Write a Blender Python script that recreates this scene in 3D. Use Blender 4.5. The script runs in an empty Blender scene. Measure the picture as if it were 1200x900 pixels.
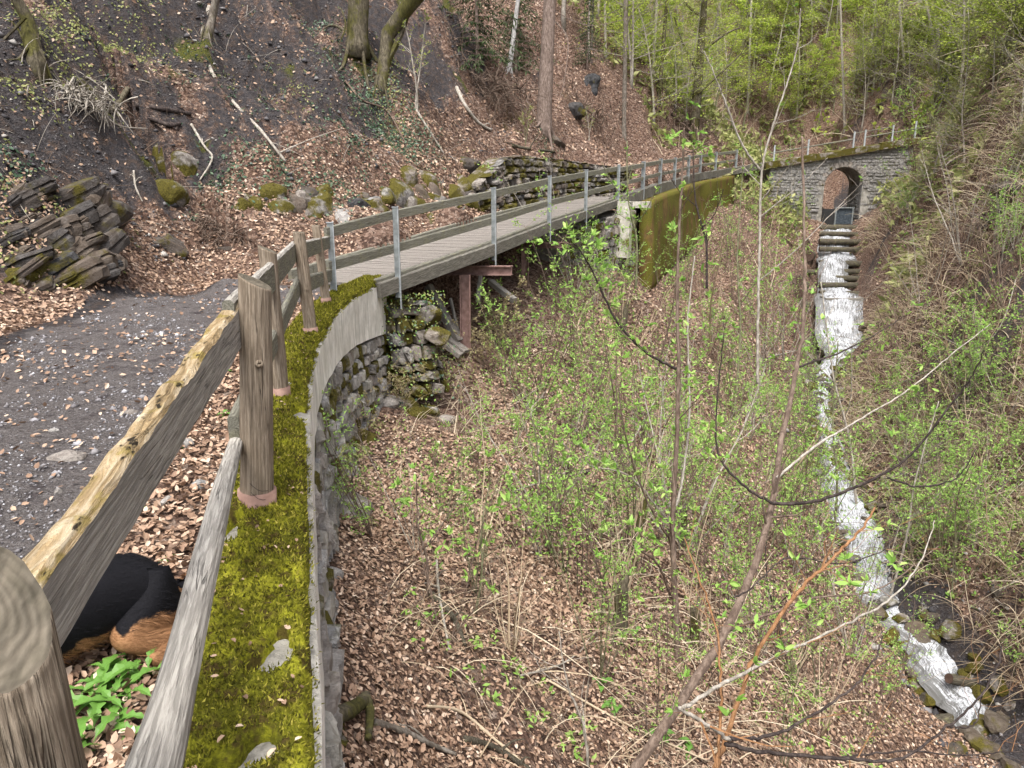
import bpy, math, random
import numpy as np
from mathutils import Vector, Matrix, noise as mnoise

random.seed(7); RNG = np.random.default_rng(7)
SC = bpy.context.scene
COL = SC.collection
PI = math.pi

# ------------------------------------------------------------------ camera, sky, light, exposure
F_PX, PITCH = 850.0, math.radians(14)
cam_d = bpy.data.cameras.new("camera"); cam = bpy.data.objects.new("camera", cam_d); COL.objects.link(cam)
cam_d.sensor_width = 36; cam_d.lens = 36 * F_PX / 1200; cam_d.clip_end = 600; cam_d.clip_start = 0.05
cam.location = (0, 0, 0); cam.rotation_euler = (PI / 2 - PITCH, 0, 0)
SC.camera = cam
world = bpy.data.worlds.new("World"); SC.world = world; world.use_nodes = True
wn = world.node_tree; wn.nodes.clear()
sky = wn.nodes.new("ShaderNodeTexSky"); sky.sky_type = 'NISHITA'; sky.sun_disc = False
SUN_EL, SUN_ROT = math.radians(64), math.radians(190)
sky.sun_elevation = SUN_EL; sky.sun_rotation = SUN_ROT
sky.air_density = 1.0; sky.dust_density = 5.0; sky.ozone_density = 0.6
hsv = wn.nodes.new("ShaderNodeHueSaturation"); hsv.inputs["Saturation"].default_value = 0.45
bgn = wn.nodes.new("ShaderNodeBackground"); bgn.inputs[1].default_value = 0.15
wout = wn.nodes.new("ShaderNodeOutputWorld")
wn.links.new(sky.outputs[0], hsv.inputs["Color"]); wn.links.new(hsv.outputs[0], bgn.inputs[0]); wn.links.new(bgn.outputs[0], wout.inputs[0])
sun_d = bpy.data.lights.new("sun", 'SUN'); sun_d.energy = 1.4; sun_d.angle = math.radians(20); sun_d.color = (1, .97, .92)
sun = bpy.data.objects.new("sun", sun_d); COL.objects.link(sun)
sdir = Vector((math.sin(SUN_ROT) * math.cos(SUN_EL), math.cos(SUN_ROT) * math.cos(SUN_EL), math.sin(SUN_EL)))
sun.rotation_euler = sdir.to_track_quat('Z', 'Y').to_euler()
SC.view_settings.view_transform = 'Standard'; SC.view_settings.look = 'None'
SC.view_settings.exposure = 1.28; SC.view_settings.gamma = 1
SC.render.engine = 'CYCLES'
SC.cycles.max_bounces = 5; SC.cycles.diffuse_bounces = 3; SC.cycles.transparent_max_bounces = 6
SC.cycles.use_denoising = True

# ------------------------------------------------------------------ helpers
CP, SP = math.cos(PITCH), math.sin(PITCH)
def P(px, py, t):
    """a point of the place at depth t metres, seen at photo pixel px, py (measured on the photograph)"""
    u = (px - 600) / F_PX; v = (450 - py) / F_PX
    return Vector((u * t, (CP + v * SP) * t, (-SP + v * CP) * t))
def Pa(px, py, t): return tuple(P(px, py, t))

def _hash(ix, iy, seed):
    h = (ix.astype(np.int64) * 374761393 + iy.astype(np.int64) * 668265263 + seed * 974711) & 0xffffffff
    h = ((h ^ (h >> 13)) * 1274126177) & 0xffffffff
    return ((h ^ (h >> 16)) & 0xffff) / 65535.0
def vnoise(x, y, seed=0):
    x = np.asarray(x, float); y = np.asarray(y, float)
    ix = np.floor(x); iy = np.floor(y); fx = x - ix; fy = y - iy
    fx = fx * fx * (3 - 2 * fx); fy = fy * fy * (3 - 2 * fy)
    a = _hash(ix, iy, seed); b = _hash(ix + 1, iy, seed); c = _hash(ix, iy + 1, seed); d = _hash(ix + 1, iy + 1, seed)
    return (a * (1 - fx) + b * fx) * (1 - fy) + (c * (1 - fx) + d * fx) * fy
def fbm(x, y, seed=0, oct=4, gain=.5):
    s = 0; a = 1; n = 0
    for k in range(oct):
        s = s + a * (vnoise(x * 2 ** k + 17.3 * k, y * 2 ** k - 9.1 * k, seed + k) * 2 - 1); n += a; a *= gain
    return s / n
def sstep(a, b, x):
    t = np.clip((x - a) / (b - a), 0, 1); return t * t * (3 - 2 * t)

class MB:
    """collects faces for one mesh"""
    def __init__(s): s.v = []; s.f = []; s.n = 0; s.m = []
    def add(s, vs, fs, mi=0):
        o = s.n
        s.v.extend([tuple(p) for p in vs]); s.f.extend([tuple(i + o for i in f) for f in fs]); s.m.extend([mi] * len(fs)); s.n += len(vs)
    def tube(s, pts, rad, sides=6, caps=True, wob=0.0):
        pts = [Vector(p) for p in pts]; n = len(pts)
        if not hasattr(rad, '__len__'): rad = [rad] * n
        vs = []; up = None
        for i, p in enumerate(pts):
            d = (pts[min(i + 1, n - 1)] - pts[max(i - 1, 0)])
            if d.length < 1e-7: d = Vector((0, 0, 1))
            d.normalize()
            if up is None:
                a = Vector((0, 0, 1)) if abs(d.z) < .9 else Vector((1, 0, 0)); up = d.cross(a).normalized()
            else:
                up = (up - d * up.dot(d));
                up = up.normalized() if up.length > 1e-6 else d.orthogonal().normalized()
            w = d.cross(up)
            for k in range(sides):
                a = 2 * PI * k / sides; r = rad[i] * (1 + (random.uniform(-wob, wob) if wob else 0))
                vs.append(p + up * math.cos(a) * r + w * math.sin(a) * r)
        fs = []
        for i in range(n - 1):
            for k in range(sides):
                k2 = (k + 1) % sides
                fs.append((i * sides + k, i * sides + k2, (i + 1) * sides + k2, (i + 1) * sides + k))
        if caps and sides > 2:
            fs.append(tuple(range(sides - 1, -1, -1))); fs.append(tuple((n - 1) * sides + k for k in range(sides)))
        s.add(vs, fs)
    def box(s, c, size, mat=None, jit=0):
        hx, hy, hz = [a / 2 for a in size]; vs = []
        for x in (-hx, hx):
            for y in (-hy, hy):
                for z in (-hz, hz):
                    p = Vector((x + random.uniform(-jit, jit), y + random.uniform(-jit, jit), z + random.uniform(-jit, jit)))
                    if mat: p = mat @ p
                    vs.append(p + Vector(c))
        s.add(vs, [(0, 1, 3, 2), (4, 6, 7, 5), (0, 4, 5, 1), (2, 3, 7, 6), (0, 2, 6, 4), (1, 5, 7, 3)])
    def mesh(s, name, mats, smooth=False):
        me = bpy.data.meshes.new(name); me.from_pydata(s.v, [], s.f); me.update()
        for m in (mats if isinstance(mats, (list, tuple)) else [mats]): me.materials.append(m)
        if any(s.m): me.polygons.foreach_set("material_index", s.m)
        if smooth: me.polygons.foreach_set("use_smooth", [True] * len(me.polygons))
        return me
    def build(s, name, mats, parent=None, smooth=False, **k):
        return link(name, s.mesh(name, mats, smooth), parent, **k)

def link(name, data, parent=None, loc=None, rot=None, mat=None, label=None, cat=None, group=None, kind=None):
    o = bpy.data.objects.new(name, data); COL.objects.link(o)
    if parent: o.parent = parent
    if mat is not None: o.matrix_local = mat
    if loc is not None: o.location = loc
    if rot is not None: o.rotation_euler = rot
    return tag(o, label, cat, group, kind)
def tag(o, label=None, cat=None, group=None, kind=None):
    if label: o['label'] = label
    if cat: o['category'] = cat
    if group: o['group'] = group
    if kind: o['kind'] = kind
    return o
def thing(name, label, cat, loc=(0, 0, 0), rotz=0, group=None):
    return link(name, None, loc=loc, rot=(0, 0, rotz), label=label, cat=cat, group=group)
def copy_tree(o, parent=None):
    c = o.copy(); COL.objects.link(c)
    if parent: c.parent = parent
    for ch in [x for x in o.children]: copy_tree(ch, c)
    return c
def np_mesh(name, V, T, mats, attr=None, smooth=False):
    """V (n,3), T (m,k) arrays of equal-size faces -> mesh, quickly"""
    me = bpy.data.meshes.new(name); k = T.shape[1]
    me.vertices.add(len(V)); me.vertices.foreach_set("co", np.ascontiguousarray(V, np.float32).ravel())
    me.loops.add(T.size); me.loops.foreach_set("vertex_index", np.ascontiguousarray(T, np.int32).ravel())
    me.polygons.add(len(T)); me.polygons.foreach_set("loop_start", np.arange(0, T.size, k, dtype=np.int32))
    if smooth: me.polygons.foreach_set("use_smooth", np.ones(len(T), bool))
    me.update(calc_edges=True)
    for m in (mats if isinstance(mats, (list, tuple)) else [mats]): me.materials.append(m)
    if attr is not None:
        a = me.color_attributes.new("mask", 'FLOAT_COLOR', 'POINT'); a.data.foreach_set("color", np.ascontiguousarray(attr, np.float32).ravel())
    return me
def bezier(pts, n=24):
    """smooth (Catmull-Rom) curve through pts"""
    pts = [Vector(p) for p in pts]; out = []
    m = len(pts) - 1; per = max(2, n // m)
    for i in range(m):
        p0 = pts[max(i - 1, 0)]; p1 = pts[i]; p2 = pts[i + 1]; p3 = pts[min(i + 2, m)]
        for k in range(per):
            t = k / per
            out.append(.5 * ((2 * p1) + (p2 - p0) * t + (2 * p0 - 5 * p1 + 4 * p2 - p3) * t * t + (3 * p1 - p0 - 3 * p2 + p3) * t ** 3))
    out.append(pts[-1]); return out
def frame_mat(a, b, up=(0, 0, 1)):
    """matrix with origin a, local Z towards b, local X horizontal-ish"""
    a = Vector(a); z = (Vector(b) - a).normalized(); x = Vector(up).cross(z)
    x = x.normalized() if x.length > 1e-4 else Vector((1, 0, 0)); y = z.cross(x)
    return Matrix(((x.x, y.x, z.x, a.x), (x.y, y.y, z.y, a.y), (x.z, y.z, z.z, a.z), (0, 0, 0, 1)))

# ------------------------------------------------------------------ materials
class NT:
    def __init__(s, name):
        s.mat = bpy.data.materials.new(name); s.mat.use_nodes = True; s.t = s.mat.node_tree; s.t.nodes.clear()
        s.out = s.t.nodes.new("ShaderNodeOutputMaterial"); s.b = s.t.nodes.new("ShaderNodeBsdfPrincipled"); s.L(s.b.outputs[0], s.out.inputs[0])
    def N(s, ty, **k):
        n = s.t.nodes.new("ShaderNode" + ty)
        for a, b in k.items(): setattr(n, a, b)
        return n
    def L(s, a, b): s.t.links.new(a, b)
    def put(s, sock, v):
        if isinstance(v, bpy.types.NodeSocket): s.L(v, sock)
        elif isinstance(v, (tuple, list)) and len(v) == 3 and sock.type == 'RGBA': sock.default_value = (*v, 1)
        else: sock.default_value = v
    def coord(s, which="Object", scale=(1, 1, 1), rot=(0, 0, 0)):
        c = s.N("TexCoord"); m = s.N("Mapping"); m.inputs["Scale"].default_value = scale; m.inputs["Rotation"].default_value = rot
        s.L(c.outputs[which], m.inputs[0]); return m.outputs[0]
    def pos(s, scale=(1, 1, 1)):
        g = s.N("NewGeometry"); m = s.N("Mapping"); m.inputs["Scale"].default_value = scale; s.L(g.outputs["Position"], m.inputs[0]); return m.outputs[0]
    def noise(s, vec, sc, det=4, rough=.55, dist=0):
        n = s.N("TexNoise"); n.inputs["Scale"].default_value = sc; n.inputs["Detail"].default_value = det; n.inputs["Roughness"].default_value = rough; n.inputs["Distortion"].default_value = dist
        s.L(vec, n.inputs["Vector"]); return n.outputs[0]
    def ramp(s, fac, stops, interp='LINEAR'):
        r = s.N("ValToRGB"); r.color_ramp.interpolation = interp; e = r.color_ramp.elements
        while len(e) < len(stops): e.new(.5)
        for i, (p, c) in enumerate(stops):
            e[i].position = p; e[i].color = (*c, 1) if len(c) == 3 else c
        s.L(fac, r.inputs[0]); return r.outputs[0]
    def mix(s, f, a, b, mode='MIX'):
        n = s.N("Mix", data_type='RGBA', blend_type=mode); s.put(n.inputs[0], f); s.put(n.inputs[6], a); s.put(n.inputs[7], b); return n.outputs[2]
    def mul(s, a, b, op='MULTIPLY'):
        n = s.N("Math", operation=op); s.put(n.inputs[0], a); s.put(n.inputs[1], b); return n.outputs[0]
    def step(s, v, a, b):
        n = s.N("MapRange"); n.interpolation_type = 'SMOOTHSTEP'; s.L(v, n.inputs[0]); n.inputs[1].default_value = a; n.inputs[2].default_value = b; return n.outputs[0]
    def base(s, c): s.put(s.b.inputs["Base Color"], c)
    def rough(s, r, spec=.25): s.put(s.b.inputs["Roughness"], r); s.b.inputs["Specular IOR Level"].default_value = spec
    def bump(s, h, st=.5, dist=.02):
        n = s.N("Bump"); n.inputs["Strength"].default_value = st; n.inputs["Distance"].default_value = dist; s.L(h, n.inputs["Height"]); s.L(n.outputs[0], s.b.inputs["Normal"])

def m_terrain():
    n = NT("hillside_ground"); a = n.N("VertexColor", layer_name="mask"); sep = n.N("SeparateColor"); n.L(a.outputs[0], sep.inputs[0])
    p = n.pos(); big = n.noise(p, .9, 5); mid = n.noise(p, 6, 6, .6); fine = n.noise(p, 38, 5, .65)
    ps = n.pos((1, 1, 1.5)); shale = n.noise(ps, 14, 6, .7, 1.2)
    soil = n.ramp(shale, [(.25, (.018, .016, .017)), (.46, (.052, .046, .048)), (.6, (.10, .092, .094)), (.76, (.20, .185, .18))])
    soil = n.mix(n.step(mid, .45, .7), soil, (.085, .066, .056))
    vo = n.N("TexVoronoi"); vo.inputs["Scale"].default_value = 13; n.L(n.pos((1, 1, 1.6)), vo.inputs[0])
    sepv = n.N("SeparateColor"); n.L(vo.outputs["Color"], sepv.inputs[0])
    leaf = n.ramp(sepv.outputs[0], [(0, (.07, .042, .032)), (.3, (.17, .10, .072)), (.6, (.30, .19, .14)), (.85, (.42, .29, .22)), (1, (.54, .42, .34))])
    leaf = n.mix(n.step(fine, .3, .6), (.06, .036, .026), leaf)
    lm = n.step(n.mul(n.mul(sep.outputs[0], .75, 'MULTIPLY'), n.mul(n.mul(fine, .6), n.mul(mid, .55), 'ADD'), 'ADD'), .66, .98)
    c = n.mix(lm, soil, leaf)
    gr = n.ramp(n.noise(p, 55, 4, .75), [(.3, (.075, .062, .056)), (.5, (.175, .155, .148)), (.63, (.26, .24, .235)), (.76, (.42, .41, .41))])
    gr = n.mix(n.step(mid, .5, .75), gr, (.055, .042, .046))
    c = n.mix(n.step(sep.outputs[2], .3, .7), c, gr)
    moss = n.ramp(fine, [(.3, (.03, .035, .008)), (.5, (.09, .10, .015)), (.7, (.20, .19, .03))])
    c = n.mix(n.step(n.mul(sep.outputs[1], n.mul(fine, .6), 'ADD'), .55, .9), c, moss)
    n.base(c); n.rough(.9, .2)
    h = n.mul(n.mul(shale, 1.2), n.mul(fine, .9), 'ADD'); n.bump(h, 1, .09); return n.mat
def m_moss(name="moss", bright=1.0):
    n = NT(name); p = n.pos(); a = n.noise(p, 3.2, 4); b = n.noise(p, 60, 4, .7); c_ = n.noise(p, 9, 4)
    c = n.ramp(n.mul(n.mul(a, .65), n.mul(b, .4), 'ADD'), [(.34, (.030 * bright, .026 * bright, .005)), (.46, (.082 * bright, .082 * bright, .008)), (.55, (.17 * bright, .17 * bright, .012)), (.66, (.32 * bright, .31 * bright, .03))])
    c = n.mix(n.mul(n.step(n.mul(c_, n.mul(n.noise(p, 26, 3), .35), 'ADD'), .64, .78), .9), c, (.050, .033, .012)); n.base(c); n.rough(.95, .1); n.bump(b, .8, .02); return n.mat
def m_wood(name, lo, hi, mossy=0, axis_scale=(26, 26, 2.2), green=(.17, .17, .06)):
    n = NT(name); v = n.coord("Object", axis_scale); oi = n.N("ObjectInfo")
    g = n.noise(v, 1.6, 8, .68, .8); g2 = n.noise(n.coord("Object", (90, 90, 4)), 1.3, 5, .7)
    patch = n.noise(n.coord("Object", (5, 5, 3)), 1.2, 4)
    mid = tuple((a + b) / 2 for a, b in zip(lo, hi))
    c = n.ramp(g, [(.26, tuple(x * .45 for x in lo)), (.38, lo), (.52, mid), (.7, hi)])
    c = n.mix(n.mul(n.step(g2, .42, .6), .45), tuple(x * .5 for x in lo), c)
    c = n.mix(n.step(patch, .5, .8), c, tuple(x * .72 for x in mid))
    if mossy: c = n.mix(n.mul(n.step(patch, .62 - .3 * mossy, .8 - .3 * mossy), min(1, mossy)), c, green)
    ck = n.noise(n.coord("Object", tuple(a * 1.1 if a > 10 else a * .45 for a in axis_scale)), 1.1, 3, .45, .35);
    ab = n.N("Math", operation='ABSOLUTE'); n.L(n.mul(ck, .5, 'SUBTRACT'), ab.inputs[0]); crack = n.N("MapRange"); n.L(ab.outputs[0], crack.inputs[0]); crack.inputs[1].default_value = .002; crack.inputs[2].default_value = .012; crack.inputs[3].default_value = 1; crack.inputs[4].default_value = 0
    cm_ = n.mul(crack.outputs[0], n.step(patch, .42, .6)); c = n.mix(n.mul(cm_, .75), c, tuple(x * .18 for x in lo))
    n.base(c); n.rough(.85, .2); n.bump(n.mul(n.mul(g, n.mul(g2, .6), 'ADD'), n.mul(cm_, 1.2), 'SUBTRACT'), .8, .014); return n.mat
def m_endgrain():
    n = NT("cut_end_grain"); v = n.coord("Object", (1, 1, .25)); w = n.N("TexWave", wave_type='RINGS', rings_direction='Z'); n.L(v, w.inputs[0]); w.inputs["Scale"].default_value = 26; w.inputs["Distortion"].default_value = 5; w.inputs["Detail"].default_value = 2; w.inputs["Detail Scale"].default_value = .8
    f = n.noise(n.coord("Object", (20, 20, 20)), 1.5, 5); c = n.ramp(w.outputs["Fac"], [(.1, (.095, .082, .062)), (.8, (.125, .11, .085))]); c = n.mix(n.step(f, .4, .7), c, (.06, .055, .038)); c = n.mix(.5, c, n.ramp(n.noise(n.coord("Object", (30, 7, 7)), 2, 5), [(.35, (.05, .043, .033)), (.65, (.20, .17, .13))])); n.base(c); n.rough(.9, .1); n.bump(n.mul(w.outputs["Fac"], n.mul(f, 2.), 'ADD'), .35, .004); return n.mat
def m_rottop():
    n = NT("rotten_mossy_wood"); v = n.coord("Object", (18, 18, 2.4)); g = n.noise(v, 1.5, 8, .7, 1); p = n.noise(n.coord("Object", (12, 12, 7)), 1, 5, .6)
    c = n.ramp(g, [(.3, (.10, .07, .04)), (.45, (.33, .24, .13)), (.6, (.52, .43, .30)), (.75, (.62, .56, .44))])
    c = n.mix(n.step(p, .52, .64), c, n.ramp(n.noise(v, 6, 4), [(.3, (.17, .12, .04)), (.7, (.38, .30, .11))]))
    c = n.mix(n.step(n.noise(n.coord("Object", (30, 30, 14)), 1, 4), .6, .68), c, (.035, .028, .02))
    n.base(c); n.rough(.95, .1); n.bump(n.mul(g, p, 'ADD'), 1, .03); return n.mat
def m_stone(name="masonry_stone", a=(.13, .125, .12), b=(.46, .44, .41), moss=.45):
    n = NT(name); p = n.pos(); g = n.noise(p, 7, 8, .7, .6); f = n.noise(p, 45, 4, .7); oi = n.N("ObjectInfo")
    c = n.ramp(g, [(.3, tuple(x * .5 for x in a)), (.45, a), (.58, tuple((x + y) / 2 for x, y in zip(a, b))), (.72, b)])
    c = n.mix(n.mul(oi.outputs["Random"], .45), c, (.23, .17, .12)); c = n.mix(.35, c, f, 'OVERLAY')
    m = n.noise(p, 2.1, 5, .6)
    c = n.mix(n.step(m, .60 - .2 * moss, .72 - .2 * moss), c, n.ramp(f, [(.3, (.03, .026, .006)), (.7, (.13, .11, .018))]))
    n.base(c); n.rough(.9, .2); n.bump(n.mul(g, f, 'ADD'), .8, .04); return n.mat
def m_concrete(name, tone, dark, streak=True, moss=0.):
    n = NT(name); p = n.pos(); g = n.noise(p, 3, 8, .65); s_ = n.noise(n.pos((9, 9, .8)), 1.5, 6, .6); f = n.noise(p, 60, 4)
    c = n.ramp(g, [(.3, dark), (.5, tuple((x + y) / 2 for x, y in zip(tone, dark))), (.62, tone)])
    if streak: c = n.mix(n.mul(n.step(s_, .52, .7), .65), c, tuple(x * .55 for x in dark))
    if moss: c = n.mix(n.step(n.noise(n.pos((1, 1, .6)), 1.9, 6), .62 - .25 * moss, .7 - .25 * moss), c, n.ramp(f, [(.3, (.05, .048, .010)), (.7, (.17, .155, .022))]))
    n.base(c); n.rough(.9, .2); n.bump(n.mul(g, f, 'ADD'), .6, .02); return n.mat
def m_leaf(name, stops, rough=.6, trans=.35):
    n = NT(name); g = n.N("NewGeometry"); c = n.ramp(g.outputs["Random Per Island"], stops)
    n.base(c); n.rough(rough, .3)
    tr = n.N("BsdfTranslucent"); n.L(c, tr.inputs[0]); mx = n.N("MixShader"); mx.inputs[0].default_value = trans
    n.L(n.b.outputs[0], mx.inputs[1]); n.L(tr.outputs[0], mx.inputs[2]); n.L(mx.outputs[0], n.out.inputs[0]); return n.mat
def m_bark(name, lo, hi, moss=0.):
    n = NT(name); v = n.coord("Object", (9, 9, 3)); g = n.noise(v, 2.5, 8, .7, .5); f = n.noise(n.pos((1, 1, 1)), 2.2, 4)
    c = n.ramp(g, [(.3, tuple(x * .5 for x in lo)), (.45, lo), (.68, hi)])
    if moss: c = n.mix(n.mul(n.step(n.mul(f, n.mul(g, .35), 'ADD'), .85 - .3 * moss, 1.0 - .3 * moss), .9), c, n.ramp(g, [(.3, (.02, .018, .006)), (.7, (.10, .095, .02))]))
    n.base(c); n.rough(.9, .2); n.bump(g, .7, .03); return n.mat
def m_metal(name, c1, c2, metallic=.5, rough=.5):
    n = NT(name); g = n.noise(n.coord("Object", (6, 6, 6)), 1.5, 6, .6); n.base(n.ramp(g, [(.35, c1), (.65, c2)])); n.rough(rough, .4); n.b.inputs["Metallic"].default_value = metallic
    n.bump(g, .2, .01); return n.mat
def m_water():
    n = NT("white_water"); a = n.N("VertexColor", layer_name="mask"); mp = n.N("Mapping"); mp.inputs["Scale"].default_value = (1.1, 12, 1); n.L(a.outputs[0], mp.inputs[0])
    g = n.noise(mp.outputs[0], 1.7, 6, .7, .9); p2 = n.noise(n.pos((1, 1, .6)), 26, 4, .75); big = n.noise(n.pos(), 1.6, 3)
    sep = n.N("SeparateColor"); n.L(a.outputs[0], sep.inputs[0]); w = n.mul(n.mul(g, .75), n.mul(n.mul(p2, .35), n.mul(big, .40), 'ADD'), 'ADD'); w = n.mul(w, n.mul(sep.outputs[2], .22), 'ADD')
    k = n.step(w, .88, 1.04); c = n.mix(k, n.ramp(g, [(.3, (.10, .098, .09)), (.7, (.26, .265, .27))]), n.ramp(p2, [(.3, (.34, .36, .40)), (.62, (.66, .68, .72))]))
    n.base(c); n.put(n.b.inputs["Roughness"], n.mul(n.mul(k, .5), .12, 'ADD')); n.b.inputs["Specular IOR Level"].default_value = .5; n.bump(n.mul(w, n.mul(p2, .3), 'ADD'), .8, .06); return n.mat
def m_dog():
    n = NT("dog_fur"); a = n.N("VertexColor", layer_name="mask"); sep = n.N("SeparateColor"); n.L(a.outputs[0], sep.inputs[0])
    f = n.noise(n.coord("Object", (30, 90, 90)), 2, 5, .7)
    k = n.step(n.mul(sep.outputs[0], n.mul(f, .35), 'ADD'), .55, .8)
    tan = n.ramp(f, [(.3, (.16, .07, .03)), (.7, (.40, .22, .11))])
    c = n.mix(k, n.ramp(f, [(.3, (.003, .003, .004)), (.75, (.010, .010, .013))]), tan)
    n.base(c); n.rough(.72, .12); n.bump(f, .5, .008); return n.mat

M = dict(
    ground=m_terrain(), moss=m_moss(), mossdark=m_moss("dark_moss", .7),  # second moss is the same in a darker tone, for the abutment core
    post=m_wood("weathered_post_wood", (.32, .25, .18), (.66, .56, .44), .05),
    rail=m_wood("grey_rail_wood", (.48, .45, .40), (.78, .74, .67), .05),
    railgreen=m_wood("algae_rail_wood", (.26, .25, .20), (.52, .50, .41), .45, green=(.22, .21, .12)),
    rot=m_rottop(), plank=m_wood("deck_plank_wood", (.30, .27, .24), (.56, .51, .46), .0, (2.2, 26, 26)),
    beam=m_wood("stained_fascia_wood", (.20, .185, .155), (.54, .51, .44), .15),
    redsteel=m_metal("red_primed_steel", (.15, .085, .07), (.27, .17, .15), 0, .7),
    galv=m_metal("galvanised_steel", (.27, .29, .30), (.46, .49, .51), .2, .6),
    stone=m_stone(), stonemoss=m_stone("mossy_masonry_stone", moss=1.0), mortar=m_concrete("lime_mortar", (.38, .36, .32), (.14, .13, .11)),
    archstone=m_stone("arch_stone", (.17, .165, .16), (.50, .48, .45), .1),
    white=m_concrete("white_concrete", (.84, .82, .77), (.50, .48, .43)), pale=m_concrete("pale_old_concrete", (.60, .57, .50), (.32, .30, .25), True, .1), conc=m_concrete("stained_concrete", (.34, .325, .29), (.15, .14, .12)),
    mossconc=m_concrete("mossy_concrete", (.17, .11, .035), (.08, .055, .02), True, .8),
    endgrain=m_endgrain(), clay=m_metal("clay_collar", (.19, .11, .085), (.33, .21, .165), 0, .8),
    rock=m_stone("shale_rock", (.03, .03, .032), (.11, .11, .112), .35), palerock=m_stone("pale_rock", (.24, .235, .23), (.56, .55, .52), .3),
    log=m_wood("wet_log_wood", (.10, .085, .06), (.38, .34, .26), .4), logend=m_wood("cut_log_end", (.10, .06, .045), (.25, .17, .13), 0, (9, 9, 9)),
    bark=m_bark("grey_bark", (.12, .10, .08), (.30, .27, .23), .3), sprucebark=m_bark("spruce_bark", (.15, .11, .09), (.34, .27, .23)),
    mossbark=m_bark("mossy_bark", (.07, .06, .04), (.20, .17, .12), .75), twig=m_bark("brown_twig", (.12, .085, .065), (.25, .19, .15)),
    darktwig=m_bark("dark_twig", (.035, .026, .024), (.10, .08, .07)), paletwig=m_bark("pale_twig", (.27, .24, .20), (.52, .48, .42)),
    orangetwig=m_bark("orange_twig", (.22, .11, .05), (.36, .20, .10)), greentwig=m_bark("green_twig", (.13, .13, .07), (.28, .27, .17)),
    litter=m_leaf("fallen_leaf", [(0, (.13, .082, .055)), (.25, (.24, .15, .10)), (.6, (.36, .24, .165)), (.88, (.47, .335, .24)), (1, (.62, .50, .39))], .65, .1),
    green=m_leaf("spring_leaf", [(0, (.17, .33, .06)), (.5, (.30, .50, .10)), (1, (.46, .62, .18))], .5, .45),
    herb=m_leaf("herb_leaf", [(0, (.07, .17, .03)), (.5, (.12, .26, .045)), (1, (.20, .36, .08))], .45, .3),
    yellowgreen=m_leaf("young_beech_leaf", [(0, (.24, .34, .05)), (.5, (.40, .50, .08)), (1, (.55, .60, .14))], .5, .45),
    olive=m_leaf("olive_leaf", [(0, (.17, .20, .07)), (.5, (.28, .31, .10)), (1, (.42, .42, .18))], .6, .35),
    pink=m_leaf("reddish_young_leaf", [(0, (.26, .20, .10)), (.5, (.38, .30, .20)), (1, (.44, .44, .18))], .6, .35),
    dark=m_leaf("dark_evergreen_leaf", [(0, (.018, .035, .012)), (.5, (.04, .07, .022)), (1, (.09, .13, .04))], .6, .2),
    ivy=m_leaf("ivy_leaf", [(0, (.025, .05, .03)), (.6, (.06, .11, .06)), (1, (.14, .20, .12))], .4, .1),
    mosstuft=m_leaf("moss_tuft", [(0, (.05, .05, .006)), (.4, (.13, .13, .01)), (.8, (.25, .24, .02)), (1, (.38, .33, .06))], .9, .3),
    dry=m_leaf("dry_stem", [(0, (.26, .19, .12)), (.5, (.48, .38, .26)), (1, (.68, .58, .43))], .8, .1),
    scree=m_leaf("scree_chip", [(0, (.03, .028, .03)), (.5, (.085, .08, .084)), (.85, (.18, .17, .17)), (1, (.36, .34, .31))], .85, 0),
    gravel=m_leaf("gravel_stone", [(0, (.10, .092, .095)), (.7, (.24, .23, .235)), (.94, (.32, .32, .34)), (1, (.58, .58, .60))], .8, 0),
    water=m_water(), wet=m_stone("wet_rock", (.03, .028, .025), (.13, .12, .10), .5), dog=m_dog(),
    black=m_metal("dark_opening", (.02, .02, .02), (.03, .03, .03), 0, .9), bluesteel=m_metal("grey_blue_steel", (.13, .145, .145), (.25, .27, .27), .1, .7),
    birch=m_bark("birch_bark", (.32, .31, .30), (.62, .60, .57)),
)

# ------------------------------------------------------------------ guide lines of the place (world metres, eye at z = 0)
WALL_R = [(.40, -2., -1.45), (-.10, 0, -1.45), Pa(357, 900, 1.92), Pa(355, 700, 2.75), Pa(355, 600, 3.46), Pa(354, 540, 4.1), Pa(355, 480, 5.15), Pa(361, 430, 6.3), Pa(371, 400, 7.3), Pa(390, 367, 9.0), Pa(411, 348, 10.4), Pa(449, 327, 12.8)]
DECK_R = [Pa(463, 325, 12.5), Pa(576, 286, 15.5), Pa(641, 261, 18.7), Pa(684, 247, 21.8), Pa(722, 234, 25)]
PATH_R = [DECK_R[-1], Pa(753, 224, 28.5), Pa(773, 217, 32), Pa(790, 213, 35), Pa(806, 208, 38), Pa(820, 204, 41), Pa(860, 198, 45), Pa(900, 191, 47.8)]
ARCH = [Pa(900, 191, 48.5), Pa(940, 184, 48.2), Pa(985, 177, 47.9), Pa(1020, 171, 47.5), Pa(1052, 167, 47.)]
def offset_line(L, d):
    out = []
    for i, p in enumerate(L):
        a = L[max(i - 1, 0)]; b = L[min(i + 1, len(L) - 1)]
        tx, ty = b[0] - a[0], b[1] - a[1]; l = math.hypot(tx, ty) or 1
        out.append((p[0] - ty / l * d, p[1] + tx / l * d, p[2]))    # +d = to the left of travel
    return out
DECK_L = offset_line(DECK_R, 1.9)
STREAM = [Pa(1215, 935, 12.4), Pa(1165, 835, 14), Pa(1095, 745, 15.6), Pa(1040, 680, 17), Pa(1005, 610, 20), Pa(978, 540, 23.5), Pa(966, 470, 28), Pa(968, 430, 32), Pa(985, 400, 36.3), Pa(986, 343, 39.3), Pa(985, 302, 42.4), Pa(985, 268, 44.6), Pa(985, 262, 46.8), Pa(983, 250, 52), Pa(985, 225, 62)]

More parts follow.
